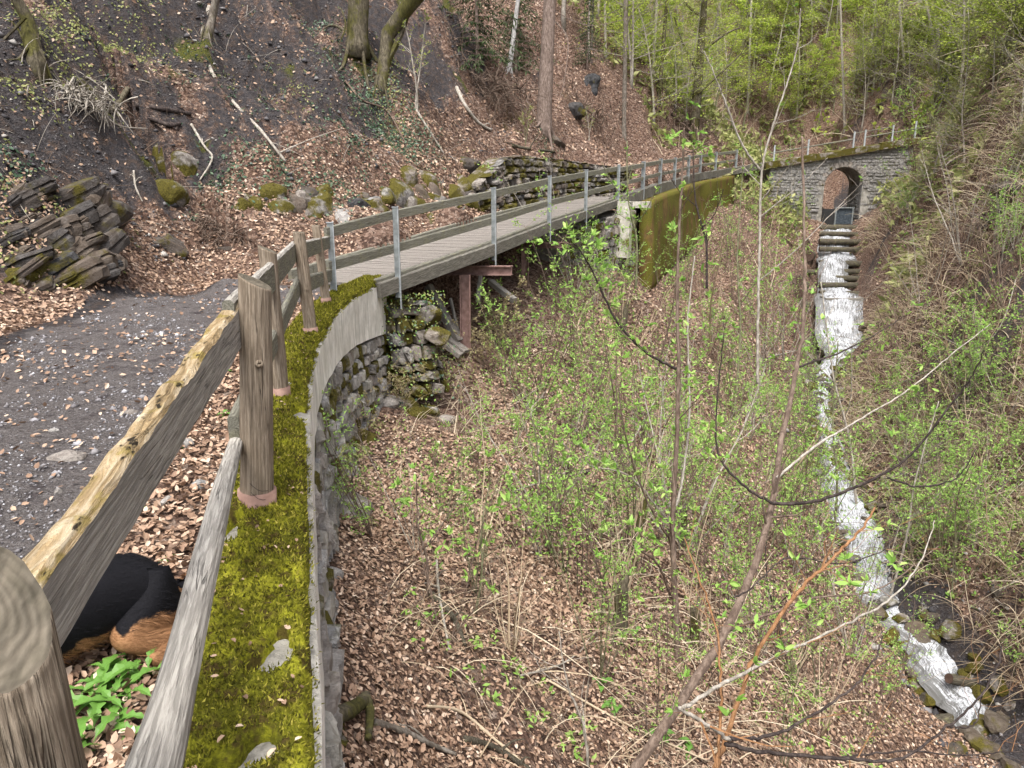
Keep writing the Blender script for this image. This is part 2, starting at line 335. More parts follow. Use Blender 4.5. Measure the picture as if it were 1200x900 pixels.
SEP = offset_line(WALL_R, .19) + offset_line(DECK_R, 1.75)[:] + offset_line(PATH_R, .22)[1:] + [(17.5, 53, 3.0), (17, 60, 6), (14, 75, 14), (8, 110, 34)]

def side_of(x, y, line):
    """signed distance to polyline, positive = left of travel"""
    best = np.full(x.shape, 1e9); sg = np.ones(x.shape)
    for (ax, ay, _), (bx, by, _) in zip(line[:-1], line[1:]):
        dx, dy = bx - ax, by - ay; L2 = dx * dx + dy * dy + 1e-9
        t = np.clip(((x - ax) * dx + (y - ay) * dy) / L2, 0, 1)
        d = np.hypot(x - ax - t * dx, y - ay - t * dy); cr = dx * (y - ay) - dy * (x - ax)
        m = d < best - 1e-9; best = np.where(m, d, best); sg = np.where(m, np.sign(cr), sg)
    return best * sg
def resample(L, step):
    L = [Vector(p) for p in L]; out = []
    for a, b in zip(L[:-1], L[1:]):
        n = max(1, int((b - a).length / step))
        for k in range(n): out.append(tuple(a.lerp(b, k / n)))
    out.append(tuple(L[-1])); return out
def tps_fit(pts, reg=1e-3):
    pts = np.array(pts, float); n = len(pts)
    d2 = ((pts[:, None, :2] - pts[None, :, :2]) ** 2).sum(-1)
    K = .5 * d2 * np.log(d2 + 1e-9) + np.eye(n) * reg
    Q = np.c_[np.ones(n), pts[:, :2]]; A = np.block([[K, Q], [Q.T, np.zeros((3, 3))]])
    w = np.linalg.solve(A, np.r_[pts[:, 2], 0, 0, 0]); return pts[:, :2], w
def tps_eval(fit, x, y):
    c, w = fit; out = np.empty(x.size); xf = x.ravel(); yf = y.ravel()
    for i in range(0, x.size, 20000):
        xx = xf[i:i + 20000, None]; yy = yf[i:i + 20000, None]
        d2 = (xx - c[:, 0]) ** 2 + (yy - c[:, 1]) ** 2
        out[i:i + 20000] = (.5 * d2 * np.log(d2 + 1e-9)) @ w[:len(c)] + w[-3] + w[-2] * xx[:, 0] + w[-1] * yy[:, 0]
    return out.reshape(x.shape)

U = []                                     # upper sheet: path and the bank to its left
for (x, y, z) in resample(WALL_R, 1.2):
    for d in (.2, .5, 1.5, 2.6, 3.2): U.append(offset_line([(x - .001, y - .01, z), (x, y, z)], d)[0][:2] + (z - (.10 if d < 1 else .08),))
for p in resample(DECK_R, 1.7): 
    for d in (1.9, 2.4): U.append(offset_line([(p[0] - .05, p[1] - .1, p[2]), p], d)[0][:2] + (p[2] - .03,))
for p in resample(PATH_R[1:], 2.5):
    for d in (.1, 1.9): U.append(offset_line([(p[0] - .05, p[1] - .1, p[2]), p], d)[0][:2] + (p[2] - .02,))
for q in [(0, 425, 7.1), (0, 520, 4.6), (100, 385, 8.6), (190, 345, 10.6), (260, 325, 12.), (0, 340, 9.2), (60, 335, 9.8), (110, 345, 10.), (200, 320, 12.2), (300, 290, 13.6), (380, 290, 14.2), (430, 285, 14.8),
          (0, 240, 10.0), (60, 240, 10.4), (110, 270, 10.9), (0, 120, 11.3), (0, 0, 13.2), (100, 150, 13.), (100, 0, 15.5), (160, 250, 12.8), (200, 200, 14.), (200, 100, 15.6), (200, 0, 18), (300, 220, 14.6), (300, 120, 17), (300, 0, 20.5),
          (390, 235, 15.5), (400, 150, 17.5), (400, 60, 20.5), (400, 0, 23), (450, 250, 16), (450, 180, 18), (450, 100, 20.5), (470, 0, 26), (520, 245, 18), (520, 190, 20.5), (520, 120, 23.5), (550, 50, 28), (560, 0, 33),
          (570, 182, 23.3), (640, 186, 25.5), (740, 196, 29.5), (600, 150, 26.5), (640, 145, 28), (600, 80, 31), (650, 80, 33), (650, 0, 42), (700, 170, 30), (700, 120, 35), (700, 60, 41), (720, 0, 50), (760, 185, 33), (760, 150, 38), (760, 100, 46), (800, 170, 42), (830, 165, 46), (800, 120, 52), (800, 50, 62), (800, 0, 70),
          (860, 185, 49), (860, 140, 57), (850, 80, 66), (880, 0, 80), (930, 150, 60), (930, 165, 56)]: U.append(Pa(*q))
U += [(-20, 110, 66), (-5, 140, 80), (-12, 3, .5), (-9, 0, .3), (-7, 4.5, -.9), (-5.0, 1, -1.4), (-5, -2, -1.4), (-16, 10, 8), (-25, 25, 22), (-30, 50, 38), (-10, 60, 34), (5, 90, 42), (-15, -2, 4), (-9.5, 6, .3)]
SHARE = [(17.5, 53, 2.0), (17.3, 56.5, 3.6), (17, 60, 5.5), (15.5, 67, 9.5), (14, 75, 15), (8, 110, 38)]
U += SHARE
Lc = list(SHARE)                           # lower sheet: ravine, stream and the far bank
wl = offset_line(WALL_R, .2); base_dz = [-.3, -.45, -.85, -.95, -1.1, -1.25, -1.5, -1.75, -1.88, -2.0, -2.05, -2.0]
for i, p in enumerate(WALL_R):
    Lc.append((p[0], p[1], p[2] + base_dz[i])); Lc.append((wl[i][0], wl[i][1], p[2] + base_dz[i] + .05))
for a, b, dz in zip(DECK_L, DECK_R, (-1.9, -1.7, -1.5, -1.5, -1.5)): Lc.append((a[0], a[1], a[2] + dz)); 
for q in [(450, 900, 3.9), (600, 900, 5.3), (800, 900, 7), (1000, 900, 9.6), (500, 700, 7), (650, 700, 9), (800, 700, 11.5), (930, 700, 14.3), (520, 550, 10), (650, 550, 13), (780, 550, 16), (880, 550, 19),
          (500, 450, 14.3), (600, 430, 17), (700, 430, 20), (800, 430, 24), (900, 430, 28.5), (545, 415, 15), (615, 340, 19.5), (680, 308, 23), (740, 300, 26), (780, 306, 30), (820, 310, 34), (800, 360, 28), (860, 265, 41), (900, 310, 39.5), (895, 240, 46), (925, 262, 45.5),
          (1200, 830, 13), (1200, 700, 14.5), (1200, 600, 16), (1200, 500, 18), (1200, 400, 19.5), (1200, 300, 21), (1200, 180, 24), (1200, 100, 27), (1200, 0, 31), (1100, 690, 15.8), (1100, 600, 18.5), (1100, 500, 21.5), (1100, 400, 25), (1100, 300, 29), (1100, 230, 34), (1060, 300, 36), (1040, 350, 33.5), (1040, 430, 27.5), (1060, 230, 44), (1100, 180, 41), (1150, 180, 31), (1150, 100, 36), (1100, 100, 49), (1100, 0, 60), (1050, 0, 72), (1150, 0, 46), (1035, 245, 45.5), (1075, 185, 47.5), (1050, 100, 60), (1000, 100, 66), (1000, 0, 78), (930, 60, 75), (940, 0, 86), (1040, 250, 53), (1040, 220, 60), (925, 235, 57), (1015, 215, 70), (960, 215, 68)]: Lc.append(Pa(*q))
Lc += [(44, 110, 62), (25, 130, 70), (60, 80, 50), (.9, 1., -2.3), (1, 3, -3.8), (3, 2, -4.5), (6, 5, -7.5), (9, 7, -10), (13, 6, -8), (20, 10, -2), (26, 20, 4), (34, 34, 12), (45, 60, 28), (30, 95, 42), (1.5, -2, -2), (40, 10, 12)]
for p in STREAM: Lc.append((p[0], p[1], p[2] - .05))
Ufit, Lfit = tps_fit(U, .05), tps_fit(Lc, .05)

az = np.radians(np.concatenate([np.linspace(-100, -42, 40, endpoint=False), np.linspace(-42, 42, 680, endpoint=False), np.linspace(42, 100, 40)]))
rr = np.exp(np.linspace(math.log(.45), math.log(150), 640))
AZ, RR = np.meshgrid(az, rr); GX = np.sin(AZ) * RR; GY = np.cos(AZ) * RR
S = side_of(GX, GY, SEP); DS = side_of(GX, GY, STREAM)
PATHLINE = [(p[0], p[1], p[2]) for p in offset_line(WALL_R[:-1], 2.15)] + offset_line(DECK_R, 1.2) + offset_line(PATH_R, 1.1)[1:]
ZU = tps_eval(Ufit, GX, GY); ZL = tps_eval(Lfit, GX, GY)
pathd = np.abs(side_of(GX, GY, PATHLINE))
bankm = sstep(1.9, 3.6, pathd); nearm = 1
crag = np.abs(fbm(GX * .55 + ZU * .3, GY * .55, 3, 5)); ridge = fbm(GX * .9 - GY * .35, ZU * .9 + GY * .3, 11, 5)
nU = bankm * ((fbm(GX * .35, GY * .35, 5, 5) * 1.1 + (crag - .2) * 1.2 + ridge * .8 + np.abs(fbm(GX * 1.7 + ZU, GY * 1.7 - ZU, 13, 4)) * .35) * np.clip(RR / 20, .6, 1.3)) + fbm(GX * 4, GY * 4, 9, 3) * .02 + bankm * (fbm(GX * 2.6 + ZU, GY * 2.6 + ZU * 2, 15, 4) * .16 + np.abs(fbm(GX * 6 + ZU * 3, ZU * 6, 17, 3)) * .07) * (RR < 45)
rockm = sstep(1.0, .35, np.hypot((GX + 7.2) / 1.9, (GY - 10.3) / 1.5))     # strata outcrop at the left
strata = (ZU * 7 + GX * 2.2 + fbm(GX * 1.5, GY * 1.5, 31) * 1.5); nU = nU + rockm * (((strata - np.floor(strata)) ** 3) * .22 + .1)
nearwall = sstep(.3, 2.2, np.abs(S)) ; strm = sstep(.7, 2.2, np.abs(DS))
nL = (fbm(GX * .4, GY * .4, 21, 5) * .65 + np.abs(fbm(GX * 1.3, GY * 1.3, 25, 4)) * .35) * nearwall * (.25 + .75 * strm) * np.clip(RR / 14, .3, 1.4) + fbm(GX * 5, GY * 5, 29, 3) * .03
GZ = np.where(S > 0, ZU + nU, ZL + nL)
GZ = np.where(S > 0, GZ, GZ - .35 * (1 - sstep(.3, 1.3, np.abs(DS))) - 1.3 * (1 - sstep(.8, 2.2, np.abs(DS))) * sstep(31, 33.5, GY) * sstep(46, 44.2, GY))
MLm = side_of(GX, GY, [Pa(735, 234, 26), Pa(752, 224, 28.2), Pa(790, 214, 35), Pa(850, 200, 44)]); GZ = GZ - 1.1 * (S < 0) * (MLm > -3.2) * sstep(-3.2, -1.6, MLm) * sstep(25, 28, RR) * sstep(43, 40, RR)
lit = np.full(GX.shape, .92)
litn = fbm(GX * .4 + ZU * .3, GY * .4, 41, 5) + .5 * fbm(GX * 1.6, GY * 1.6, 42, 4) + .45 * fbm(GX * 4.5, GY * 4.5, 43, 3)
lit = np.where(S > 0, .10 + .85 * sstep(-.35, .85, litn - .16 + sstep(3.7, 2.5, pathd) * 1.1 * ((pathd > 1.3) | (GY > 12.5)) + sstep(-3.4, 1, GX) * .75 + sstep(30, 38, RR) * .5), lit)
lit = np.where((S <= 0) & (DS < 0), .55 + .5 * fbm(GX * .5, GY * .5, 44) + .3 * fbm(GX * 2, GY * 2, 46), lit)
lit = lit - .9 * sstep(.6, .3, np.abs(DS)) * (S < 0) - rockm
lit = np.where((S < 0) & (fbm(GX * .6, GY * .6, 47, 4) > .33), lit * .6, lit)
moss_ = np.clip(sstep(.28, .5, fbm(GX * .8, GY * .8 + ZU * .5, 51, 5)) * .55 * bankm * (S > 0) + .25 * ((S < 0) & (DS < 0)) * sstep(.1, .5, fbm(GX, GY, 53)) + rockm * .25 * (fbm(GX * 2, GY * 2, 57) > .1), 0, 1)
grav = sstep(1.35, .85, pathd + fbm(GX * 1.6, GY * 1.6, 61) * .35) * (S > 0) * sstep(13.2, 12, GY)
lit = lit * (1 - grav)
GM = np.stack([np.clip(lit, 0, 1), moss_, grav, np.ones_like(lit)], -1)
nr, na = GX.shape; idx = np.arange(nr * na).reshape(nr, na)
Q = np.stack([idx[:-1, :-1], idx[:-1, 1:], idx[1:, 1:], idx[1:, :-1]], -1).reshape(-1, 4)[:, ::-1]
GV = np.stack([GX, GY, GZ], -1)
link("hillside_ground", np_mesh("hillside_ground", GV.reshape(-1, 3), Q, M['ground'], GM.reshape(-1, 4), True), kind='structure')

LR0, LR1 = math.log(rr[0]), math.log(rr[-1])
def ground(x, y, what=None):
    """height (or masks) of the hillside at x, y"""
    x = np.atleast_1d(np.asarray(x, float)); y = np.atleast_1d(np.asarray(y, float))
    r = np.hypot(x, y); a = np.arctan2(x, y)
    i = np.clip((np.log(np.maximum(r, .46)) - LR0) / (LR1 - LR0) * (nr - 1), 0, nr - 1.001); j = np.clip(np.interp(a, az, np.arange(na)), 0, na - 1.001)
    i0 = i.astype(int); j0 = j.astype(int); fi = i - i0; fj = j - j0
    A = GZ if what is None else what
    return (A[i0, j0] * (1 - fi) * (1 - fj) + A[i0 + 1, j0] * fi * (1 - fj) + A[i0, j0 + 1] * (1 - fi) * fj + A[i0 + 1, j0 + 1] * fi * fj)
def gz(x, y): return float(ground(x, y)[0])
def on_ground(px, py, t=None):
    """first place where the sight line through photo pixel px, py meets the hillside"""
    ts = np.exp(np.linspace(math.log(1.2), math.log(120), 1500)); d = P(px, py, 1)
    z = ground(d.x * ts, d.y * ts); h = np.nonzero(z > d.z * ts)[0]
    k = h[0] if len(h) else 1499
    return Vector((d.x * ts[k], d.y * ts[k], float(z[k])))
def gnormal(x, y, e=.12):
    zx = (ground(x + e, y) - ground(x - e, y)) / (2 * e); zy = (ground(x, y + e) - ground(x, y - e)) / (2 * e)
    n = np.stack([-zx, -zy, np.ones_like(zx)], -1); return n / np.linalg.norm(n, axis=-1, keepdims=True)

# ================================================================== masonry and rock builders
def rock_mesh(name, seed, mat, sub=2, flat=.7, ang=.35):
    import bmesh
    bm = bmesh.new(); bmesh.ops.create_icosphere(bm, subdivisions=sub, radius=.5)
    r = random.Random(seed); off = Vector((r.uniform(0, 50), r.uniform(0, 50), r.uniform(0, 50)))
    planes = [(Vector((r.gauss(0, 1), r.gauss(0, 1), r.gauss(0, 1))).normalized(), r.uniform(.30, .44)) for _ in range(9)]
    for v in bm.verts:
        for n, d in planes:
            e = v.co.dot(n) - d
            if e > 0: v.co -= n * e * .9
        v.co *= 1 + .22 * mnoise.noise(v.co * 3 + off); v.co.z *= flat
    me = bpy.data.meshes.new(name); bm.to_mesh(me); bm.free(); me.materials.append(mat); return me
def stone_poly(mb, corners, out, depth, proud, rnd):
    """one rounded masonry stone: polygon 'corners' on the wall face, 'out' its outward normal"""
    c = sum(corners, Vector()) / len(corners); n = len(corners)
    ring = []
    for i in range(n):                                   # cut corners: twice the number of points
        a, b = corners[i], corners[(i + 1) % n]
        ring.append(a.lerp(b, rnd.uniform(.05, .22))); ring.append(a.lerp(b, rnd.uniform(.78, .95)))
    m = len(ring); tl = Vector((rnd.uniform(-1, 1), rnd.uniform(-1, 1), rnd.uniform(-1, 1))) * .25
    back = [p - out * depth for p in ring]; mid = [p + out * proud * .45 for p in ring]
    fr = [c + (p - c) * rnd.uniform(.70, .93) + out * proud * (rnd.uniform(.8, 1.1) + (p - c).dot(tl) * 5) for p in ring]
    vs = back + mid + fr + [c + out * proud * rnd.uniform(.9, 1.15)]
    fs = []
    for i in range(m):
        j = (i + 1) % m
        fs += [(i, j, m + j, m + i), (m + i, m + j, 2 * m + j, 2 * m + i), (2 * m + i, 2 * m + j, 3 * m)]
    mb.add(vs, fs)
def masonry(parent, name, surf, out, ulen, vlen, row, wid, mats, seed=1, proud=.05, gap=.12, keep=None, joined=False):
    """stones in uneven running bond over the patch surf(u, v); u in 0..ulen and v in 0..vlen metres"""
    r = random.Random(seed); v = 0; one = MB(); k = 0
    while v < vlen:
        h = min(row * r.uniform(.7, 1.35), vlen - v + .02); u = -r.uniform(0, wid)
        while u < ulen:
            w = wid * r.uniform(.55, 1.5); hh = h * r.uniform(.82, 1.06)
            u0, u1 = max(0, u), min(ulen, u + w)
            if u1 - u0 > .25 * wid and (keep is None or keep((u0 + u1) / 2, v + h / 2)):
                g = gap * row * .5; j = lambda: r.uniform(-.17, .17) * row
                cs = [Vector(surf(u0 + g + j(), v + g + j())), Vector(surf((u0 + u1) / 2, v + g * .6 + j())), Vector(surf(u1 - g + j(), v + g + j())), Vector(surf(u1 - g + j(), v + hh - g + j())), Vector(surf((u0 + u1) / 2 + j(), v + hh - g * .6 + j())), Vector(surf(u0 + g + j(), v + hh - g + j()))]
                mb = one if joined else MB()
                stone_poly(mb, cs, out(u0, v) if callable(out) else out, .12, proud * r.uniform(.4, 1.5), r)
                if not joined: mb.build(name, r.choice(mats), parent)
                k += 1
            u += w
        v += h
    if joined: one.build(name, mats[0], parent, kind='stuff')
    return k
def line_at(L, s):
    """point on polyline at arc length s (plan)"""
    for a, b in zip(L[:-1], L[1:]):
        d = math.hypot(b[0] - a[0], b[1] - a[1])
        if s <= d or b is L[-1]:
            return Vector(a).lerp(Vector(b), s / d)
        s -= d
def plan_len(L): return sum(math.hypot(b[0] - a[0], b[1] - a[1]) for a, b in zip(L[:-1], L[1:]))
def line_out(L, s):
    a, b = line_at(L, max(0, s - .05)), line_at(L, s + .05); d = (b - a); return Vector((d.y, -d.x, 0)).normalized()

# ================================================================== mossy path wall with the wooden fence on it
WL = resample(WALL_R, .25)
wall = thing("path_wall", "long concrete and rubble wall under thick green moss along the gravel path", "wall", (0, 0, 0))
core = MB(); n = len(WL); WW = .36
prof = []
for i, p in enumerate(WL):
    tx = Vector(WL[min(i + 1, n - 1)]) - Vector(WL[max(i - 1, 0)]); nrm = Vector((-tx.y, tx.x, 0)).normalized()   # to the left
    f = i / (n - 1); bw = .34 + .62 * f ** 3                                          # height of the plastered band
    p = Vector(p); e = lambda s: (mnoise.noise(Vector((p.y * 2.3, s, 0))) * .02)
    pr = [p + nrm * .015 + Vector((0, 0, -.02)), p + nrm * (e(1) - .045) + Vector((0, 0, -.05)), p + nrm * (e(2) - .05) + Vector((0, 0, -bw)), p + nrm * .10 + Vector((0, 0, -bw - .03)),
          p + nrm * .07 + Vector((0, 0, -3.4)), p + nrm * WW + Vector((0, 0, -3.4)), p + nrm * WW + Vector((0, 0, -.02))]
    prof.append(pr)
vs = [q for pr in prof for q in pr]; m = 7
core.add(vs, [(i * m + k, i * m + (k + 1) % m, (i + 1) * m + (k + 1) % m, (i + 1) * m + k) for i in range(n - 1) for k in range(m)] + [tuple((n - 1) * m + k for k in range(m)), tuple(range(m - 1, -1, -1))])
core.m = [1 if (f_ % 7 == 6 or f_ % 7 == 0) and f_ < (n - 1) * 7 else 0 for f_ in range(len(core.f))]; core.build("plastered_core", [M['white'], M['conc']], wall)
wlen = plan_len(WALL_R)
def wsurf(u, v):
    u = min(max(u, 0), wlen - .02); p = line_at(WALL_R, u); f = u / wlen; o = line_out(WALL_R, min(u, wlen - .06)); z0 = gz(p.x + o.x * .3, p.y + o.y * .3) - .25
    h = (p.z - .36 - .62 * f ** 3) - z0; return (p.x + o.x * (.045 - .08 * v / 1.9), p.y + o.y * (.045 - .08 * v / 1.9), z0 + h * v / 1.7)
masonry(wall, "stone", wsurf, lambda u, v: line_out(WALL_R, min(u, wlen - .06)), wlen, 1.7, .21, .3, [M['palerock'], M['palerock'], M['stonemoss'], M['mortar']], 5, .08, keep=lambda u, v: u > 3.0)
# moss carpet on the wall's top, with real tufts
ns, nw = 620, 26; ss = np.linspace(.4, 1, ns) ** 1.0
sarc = np.linspace(1.6, wlen, ns); Ls = np.array([list(line_at(WALL_R, min(s, wlen - .001))) + list(line_out(WALL_R, min(s, wlen - .06)))[:2] for s in sarc])
ww = np.linspace(-.025, .37, nw)
mx = Ls[:, None, 0] - Ls[:, None, 3] * ww; my = Ls[:, None, 1] - Ls[:, None, 4] * ww
clump = fbm(mx * 18, my * 18, 71, 4) * .034 + np.abs(fbm(mx * 6, my * 6, 75, 3)) * .055
edge = sstep(-.04, .02, ww)[None, :] * sstep(.372, .32, ww)[None, :]
bare = sstep(.50, .62, vnoise(mx * 4.1 + 3, my * 2.3, 79) * .6 + vnoise(mx * 12, my * 9, 80) * .35 - .1)
patchc = P(325, 772, 2.37); bare = np.maximum(bare, sstep(1, .65, np.hypot((mx - patchc.x) / .085, (my - patchc.y) / .15) + fbm(mx * 14, my * 14, 83) * .5))
mz = Ls[:, None, 2] + (.018 + clump) * edge * (1 - bare) - (1 - sstep(-.04, .0, ww)[None, :]) * (.05 + .09 * vnoise(mx * 7, my * 7, 84)) - .07 * sstep(.4, .9, bare) + .012
MV = np.stack([mx, my, mz], -1); ii = np.arange(ns * nw).reshape(ns, nw)
MQ = np.stack([ii[:-1, :-1], ii[1:, :-1], ii[1:, 1:], ii[:-1, 1:]], -1).reshape(-1, 4)[:, ::-1]
link("moss_carpet", np_mesh("moss_carpet", MV.reshape(-1, 3), MQ, M['moss'], None, True), wall, kind='stuff')
def tufts(n, pick, size, spread=.5):
    c, nn, sz = pick(n); k = len(c); a = RNG.uniform(0, 2 * PI, k); t = np.stack([np.cos(a), np.sin(a), np.zeros(k)], -1)
    up = nn + RNG.normal(0, spread, (k, 3)); up /= np.linalg.norm(up, axis=1, keepdims=True); s_ = (sz * RNG.uniform(.6, 1.4, k))[:, None]
    V = np.stack([c - t * s_ * .28, c + t * s_ * .28, c + up * s_], 1).reshape(-1, 3); return V, np.arange(k * 3).reshape(k, 3)
def pickmoss(n):
    i = (RNG.random(n) ** 2.0 * (ns - 1)).astype(int); j = RNG.integers(0, nw, n); ok = (bare[i, j] < .4) & (mx[i, j] * 0 + my[i, j] > 1.0)
    i, j = i[ok], j[ok]; c = MV[i, j] + RNG.normal(0, .008, (len(i), 3)) * [1, 1, 0]; d = my[i, j]; nn = np.tile([0, 0, 1.], (len(i), 1)); nn[:, 0] += (j < 3) * .9
    return c, nn, .010 + .0022 * d
V, T = tufts(90000, pickmoss, None); link("moss_tuft", np_mesh("moss_tuft", V, T, M['mosstuft']), wall, kind='stuff')

def px_post(bx, by, t, tx, ty):
    b = P(bx, by, t); v = (450 - ty) / F_PX; return b, P(tx, ty, b.y / (CP + v * SP))
def wood_post(name, parent, b, tp, r, cut=(1, 0, 0), slant=.05, seed=0, mat=None, knots=1, r2=None, collar=.085):
    """a round split post from b up to tp, its top cut at a slant"""
    rnd = random.Random(seed); Lh = (tp - b).length; Mx = frame_mat(b, tp, (0, 1, 0)); mb = MB(); sides = 28; rows = 26
    cutl = (Mx.to_3x3().inverted() @ Vector(cut)).normalized(); vs = []
    for i in range(rows + 1):
        f = i / rows
        for k in range(sides):
            a = 2 * PI * k / sides; rr_ = (r + ((r2 or r * .93) - r) * f) * (1 + .05 * mnoise.noise(Vector((math.cos(a) * 1.3, math.sin(a) * 1.3, f * 4 + seed))) + .035 * mnoise.noise(Vector((a * 4, seed, f * .8)))) 
            if mnoise.noise(Vector((a * 2.2, seed * 3, f * .5))) > .42: rr_ *= .955
            x, y = math.cos(a) * rr_, math.sin(a) * rr_; z = Lh * f
            if i >= rows - 1: z = (Lh if i == rows else Lh * .99) + (x * cutl.x + y * cutl.y) / r * -slant
            elif z > Lh - slant * 1.4: z = Lh - slant * 1.4 - (rows - i) * .001
            vs.append((x, y, z))
    vs.append((0, 0, Lh)); fs = [(i * sides + k, i * sides + (k + 1) % sides, (i + 1) * sides + (k + 1) % sides, (i + 1) * sides + k) for i in range(rows) for k in range(sides)]
    top = rows * sides; fs += [(top + k, top + (k + 1) % sides, len(vs) - 1) for k in range(sides)]
    mb.add(vs, fs); me = mb.mesh(name, [mat or M['post'], M['endgrain']], True)
    for p in me.polygons:
        if p.index >= rows * sides: p.use_smooth = False; p.material_index = 1
    o = link(name, me, parent, mat=Mx)
    for q in range(knots):
        a = rnd.uniform(0, 2 * PI) if q else math.radians(-60); kn = MB(); z = Lh * rnd.uniform(.35, .7); d = Vector((math.cos(a), math.sin(a), .1))
        kn.tube([d * r * .8 + Vector((0, 0, z)), d * r * 1.03 + Vector((0, 0, z)), d * r * 1.10 + Vector((0, 0, z)), d * r * 1.05 + Vector((0, 0, z))], [r * .26, r * .24, r * .16, r * .05], 10); kn.build("knot", M['post'], o, True)
    if collar:
        cb = MB(); cb.tube([(0, 0, -.04), (0, 0, collar), (0, 0, collar + .002), (0, 0, -.03)], [r * 1.16, r * 1.16, r * 1.05, r * 1.05], 24); cb.build("clay_collar", M['clay'], o, True)
    return o
def board(name, parent, a, b, h0, h1, th, mats, seed=0, rot=0, segs=40, rag=.012, droop=0.0):
    """a sawn rail from a to b: height h0 -> h1, thickness th; its ragged top face may carry rot"""
    a, b = Vector(a), Vector(b); Lr = (b - a).length; Mx = frame_mat(a, b); mb = MB(); vs = []
    for i in range(segs + 1):
        f = i / segs; h = h0 + (h1 - h0) * f; z = Lr * f; w = th / 2; y0 = -droop * 4 * f * (1 - f)
        N_ = lambda s, sc=5.: mnoise.noise(Vector((z * sc, s * 7.3, seed * 3.1)))
        top = h / 2 + N_(1) * rag + N_(5, 16) * rag * .5; bot = -h / 2 + N_(2, 2) * rag * .5
        vs += [(-w + N_(3) * rag * .3, bot + y0, z), (w + N_(4) * rag * .3, bot + y0, z), (w + N_(8, 3) * rag * .4, top - .012 + y0, z), (w - .012, top + y0, z), (-w + .012 + N_(6) * rag * .6, top + N_(7, 9) * rag * .7 + y0, z), (-w, top - .015 + y0, z)]
    m = 6
    for i in range(segs):
        for k in range(m):
            fi = (i * m + k, i * m + (k + 1) % m, (i + 1) * m + (k + 1) % m, (i + 1) * m + k)
            mb.f.append(fi); mb.m.append(1 if (rot and k in (2, 3, 4)) else 0)
    mb.f += [tuple(range(m - 1, -1, -1)), tuple(segs * m + k for k in range(m))]; mb.m += [0, 0]
    mb.v = vs; mb.n = len(vs); return link(name, mb.mesh(name, mats), parent, mat=Mx)

fence = thing("wooden_fence", "rustic fence of round posts and grey rails standing on the mossy wall", "fence", (0, 0, 0))
fp_b, fp_t = Vector((-.675, .86, -1.50)), Vector((-.70, .84, -.515))
posts = [(fp_b, fp_t, .092, (1, -.65, 0), .085)]
for (bx, by, t, tx, ty, r, c, s_) in [(301, 605, 3.5, 299, 330, .077, (1, .1, 0), .035), (328, 461, 5.3, 313, 292, .066, (1, .1, 0), .03), (364, 386, 7.6, 350, 272, .066, (.5, -.2, 0), .008), (382, 350, 9.5, 370, 264, .058, (.4, -.2, 0), .008)]:
    b, t_ = px_post(bx, by, t, tx, ty); posts.append((b, t_, r, c, s_))
for i, (b, t_, r, c, s_) in enumerate(posts): wood_post("post", fence, b - Vector((0, 0, .03)), t_, r, c, s_, i + 1, knots=(0, 1, 2, 1, 1)[i], collar=(.08, .17, .08, .05, .04)[i])
pa, pb = P(57, 692, 1.35), P(281, 371, 3.42); d = pb - pa
board("top_rail", fence, pa - d * .16, pb + d * .012, .14, .185, .065, [M['rail'], M['rot']], 1, 1, 70, .016)
def rail_pt(i, f, off):          # on post i at fraction f of its height, pushed to the path side
    b, t_, r = posts[i][:3]; return b.lerp(t_, f) + Vector((-r - off, -.02, 0))
s1 = P(391, 300, 10.6)
e0, e1 = rail_pt(1, .86, .02), rail_pt(3, .80, .01)
board("top_rail", fence, e0 + (e0 - e1) * .02, e1 + (e1 - e0) * .03, .18, .2, .05, [M['railgreen'], M['rail']], 2, 1, 40, .006)
e2 = Vector((s1.x - .05, s1.y, P(391, 283, 10.6).z)); board("top_rail", fence, e1 + Vector((.03, .05, 0)), e2, .19, .17, .05, [M['railgreen'], M['rail']], 3, 1, 30, .004)
# lower rails: a half round pole, then boards
def pole(name, parent, pts, rad, mat, seed=0, flat=.92):
    pts = bezier(pts, 40); a = pts[0]; Mx = frame_mat(a, pts[-1]); inv = Mx.inverted(); mb = MB(); n = len(pts)
    L = [inv @ p for p in pts]; vs = []; sides = 14
    for i, p in enumerate(L):
        f = i / (n - 1); r = rad[0] + (rad[1] - rad[0]) * f
        for k in range(sides):
            an = 2 * PI * k / sides; q = r * (1 + .13 * mnoise.noise(Vector((math.cos(an) * 1.5, math.sin(an) * 1.5 + seed, f * 5))))
            y = math.sin(an) * q; y = min(y, r * flat)
            vs.append((p.x + math.cos(an) * q, p.y + y, p.z))
    mb.add(vs, [(i * sides + k, i * sides + (k + 1) % sides, (i + 1) * sides + (k + 1) % sides, (i + 1) * sides + k) for i in range(n - 1) for k in range(sides)] + [tuple(range(sides - 1, -1, -1)), tuple((n - 1) * sides + k for k in range(sides))])
    return link(name, mb.mesh(name, mat, False), parent, mat=Mx)
pole("lower_rail", fence, [P(120, 1040, 1.12), P(180, 900, 1.38), P(222, 740, 1.85), P(258, 585, 2.65), P(276, 520, 3.36)], (.054, .034), M['rail'], 3)
e0, e1 = rail_pt(1, .40, .02), rail_pt(3, .45, .01)
board("lower_rail", fence, e0, e1 + (e1 - e0) * .03, .12, .17, .05, [M['railgreen'], M['rail']], 5, 0, 40, .008)
e2 = Vector((s1.x - .05, s1.y, P(391, 322, 10.6).z)); board("lower_rail", fence, e1 + Vector((.03, .05, 0)), e2, .17, .17, .05, [M['railgreen'], M['rail']], 6, 0, 30, .004)
wire = MB()
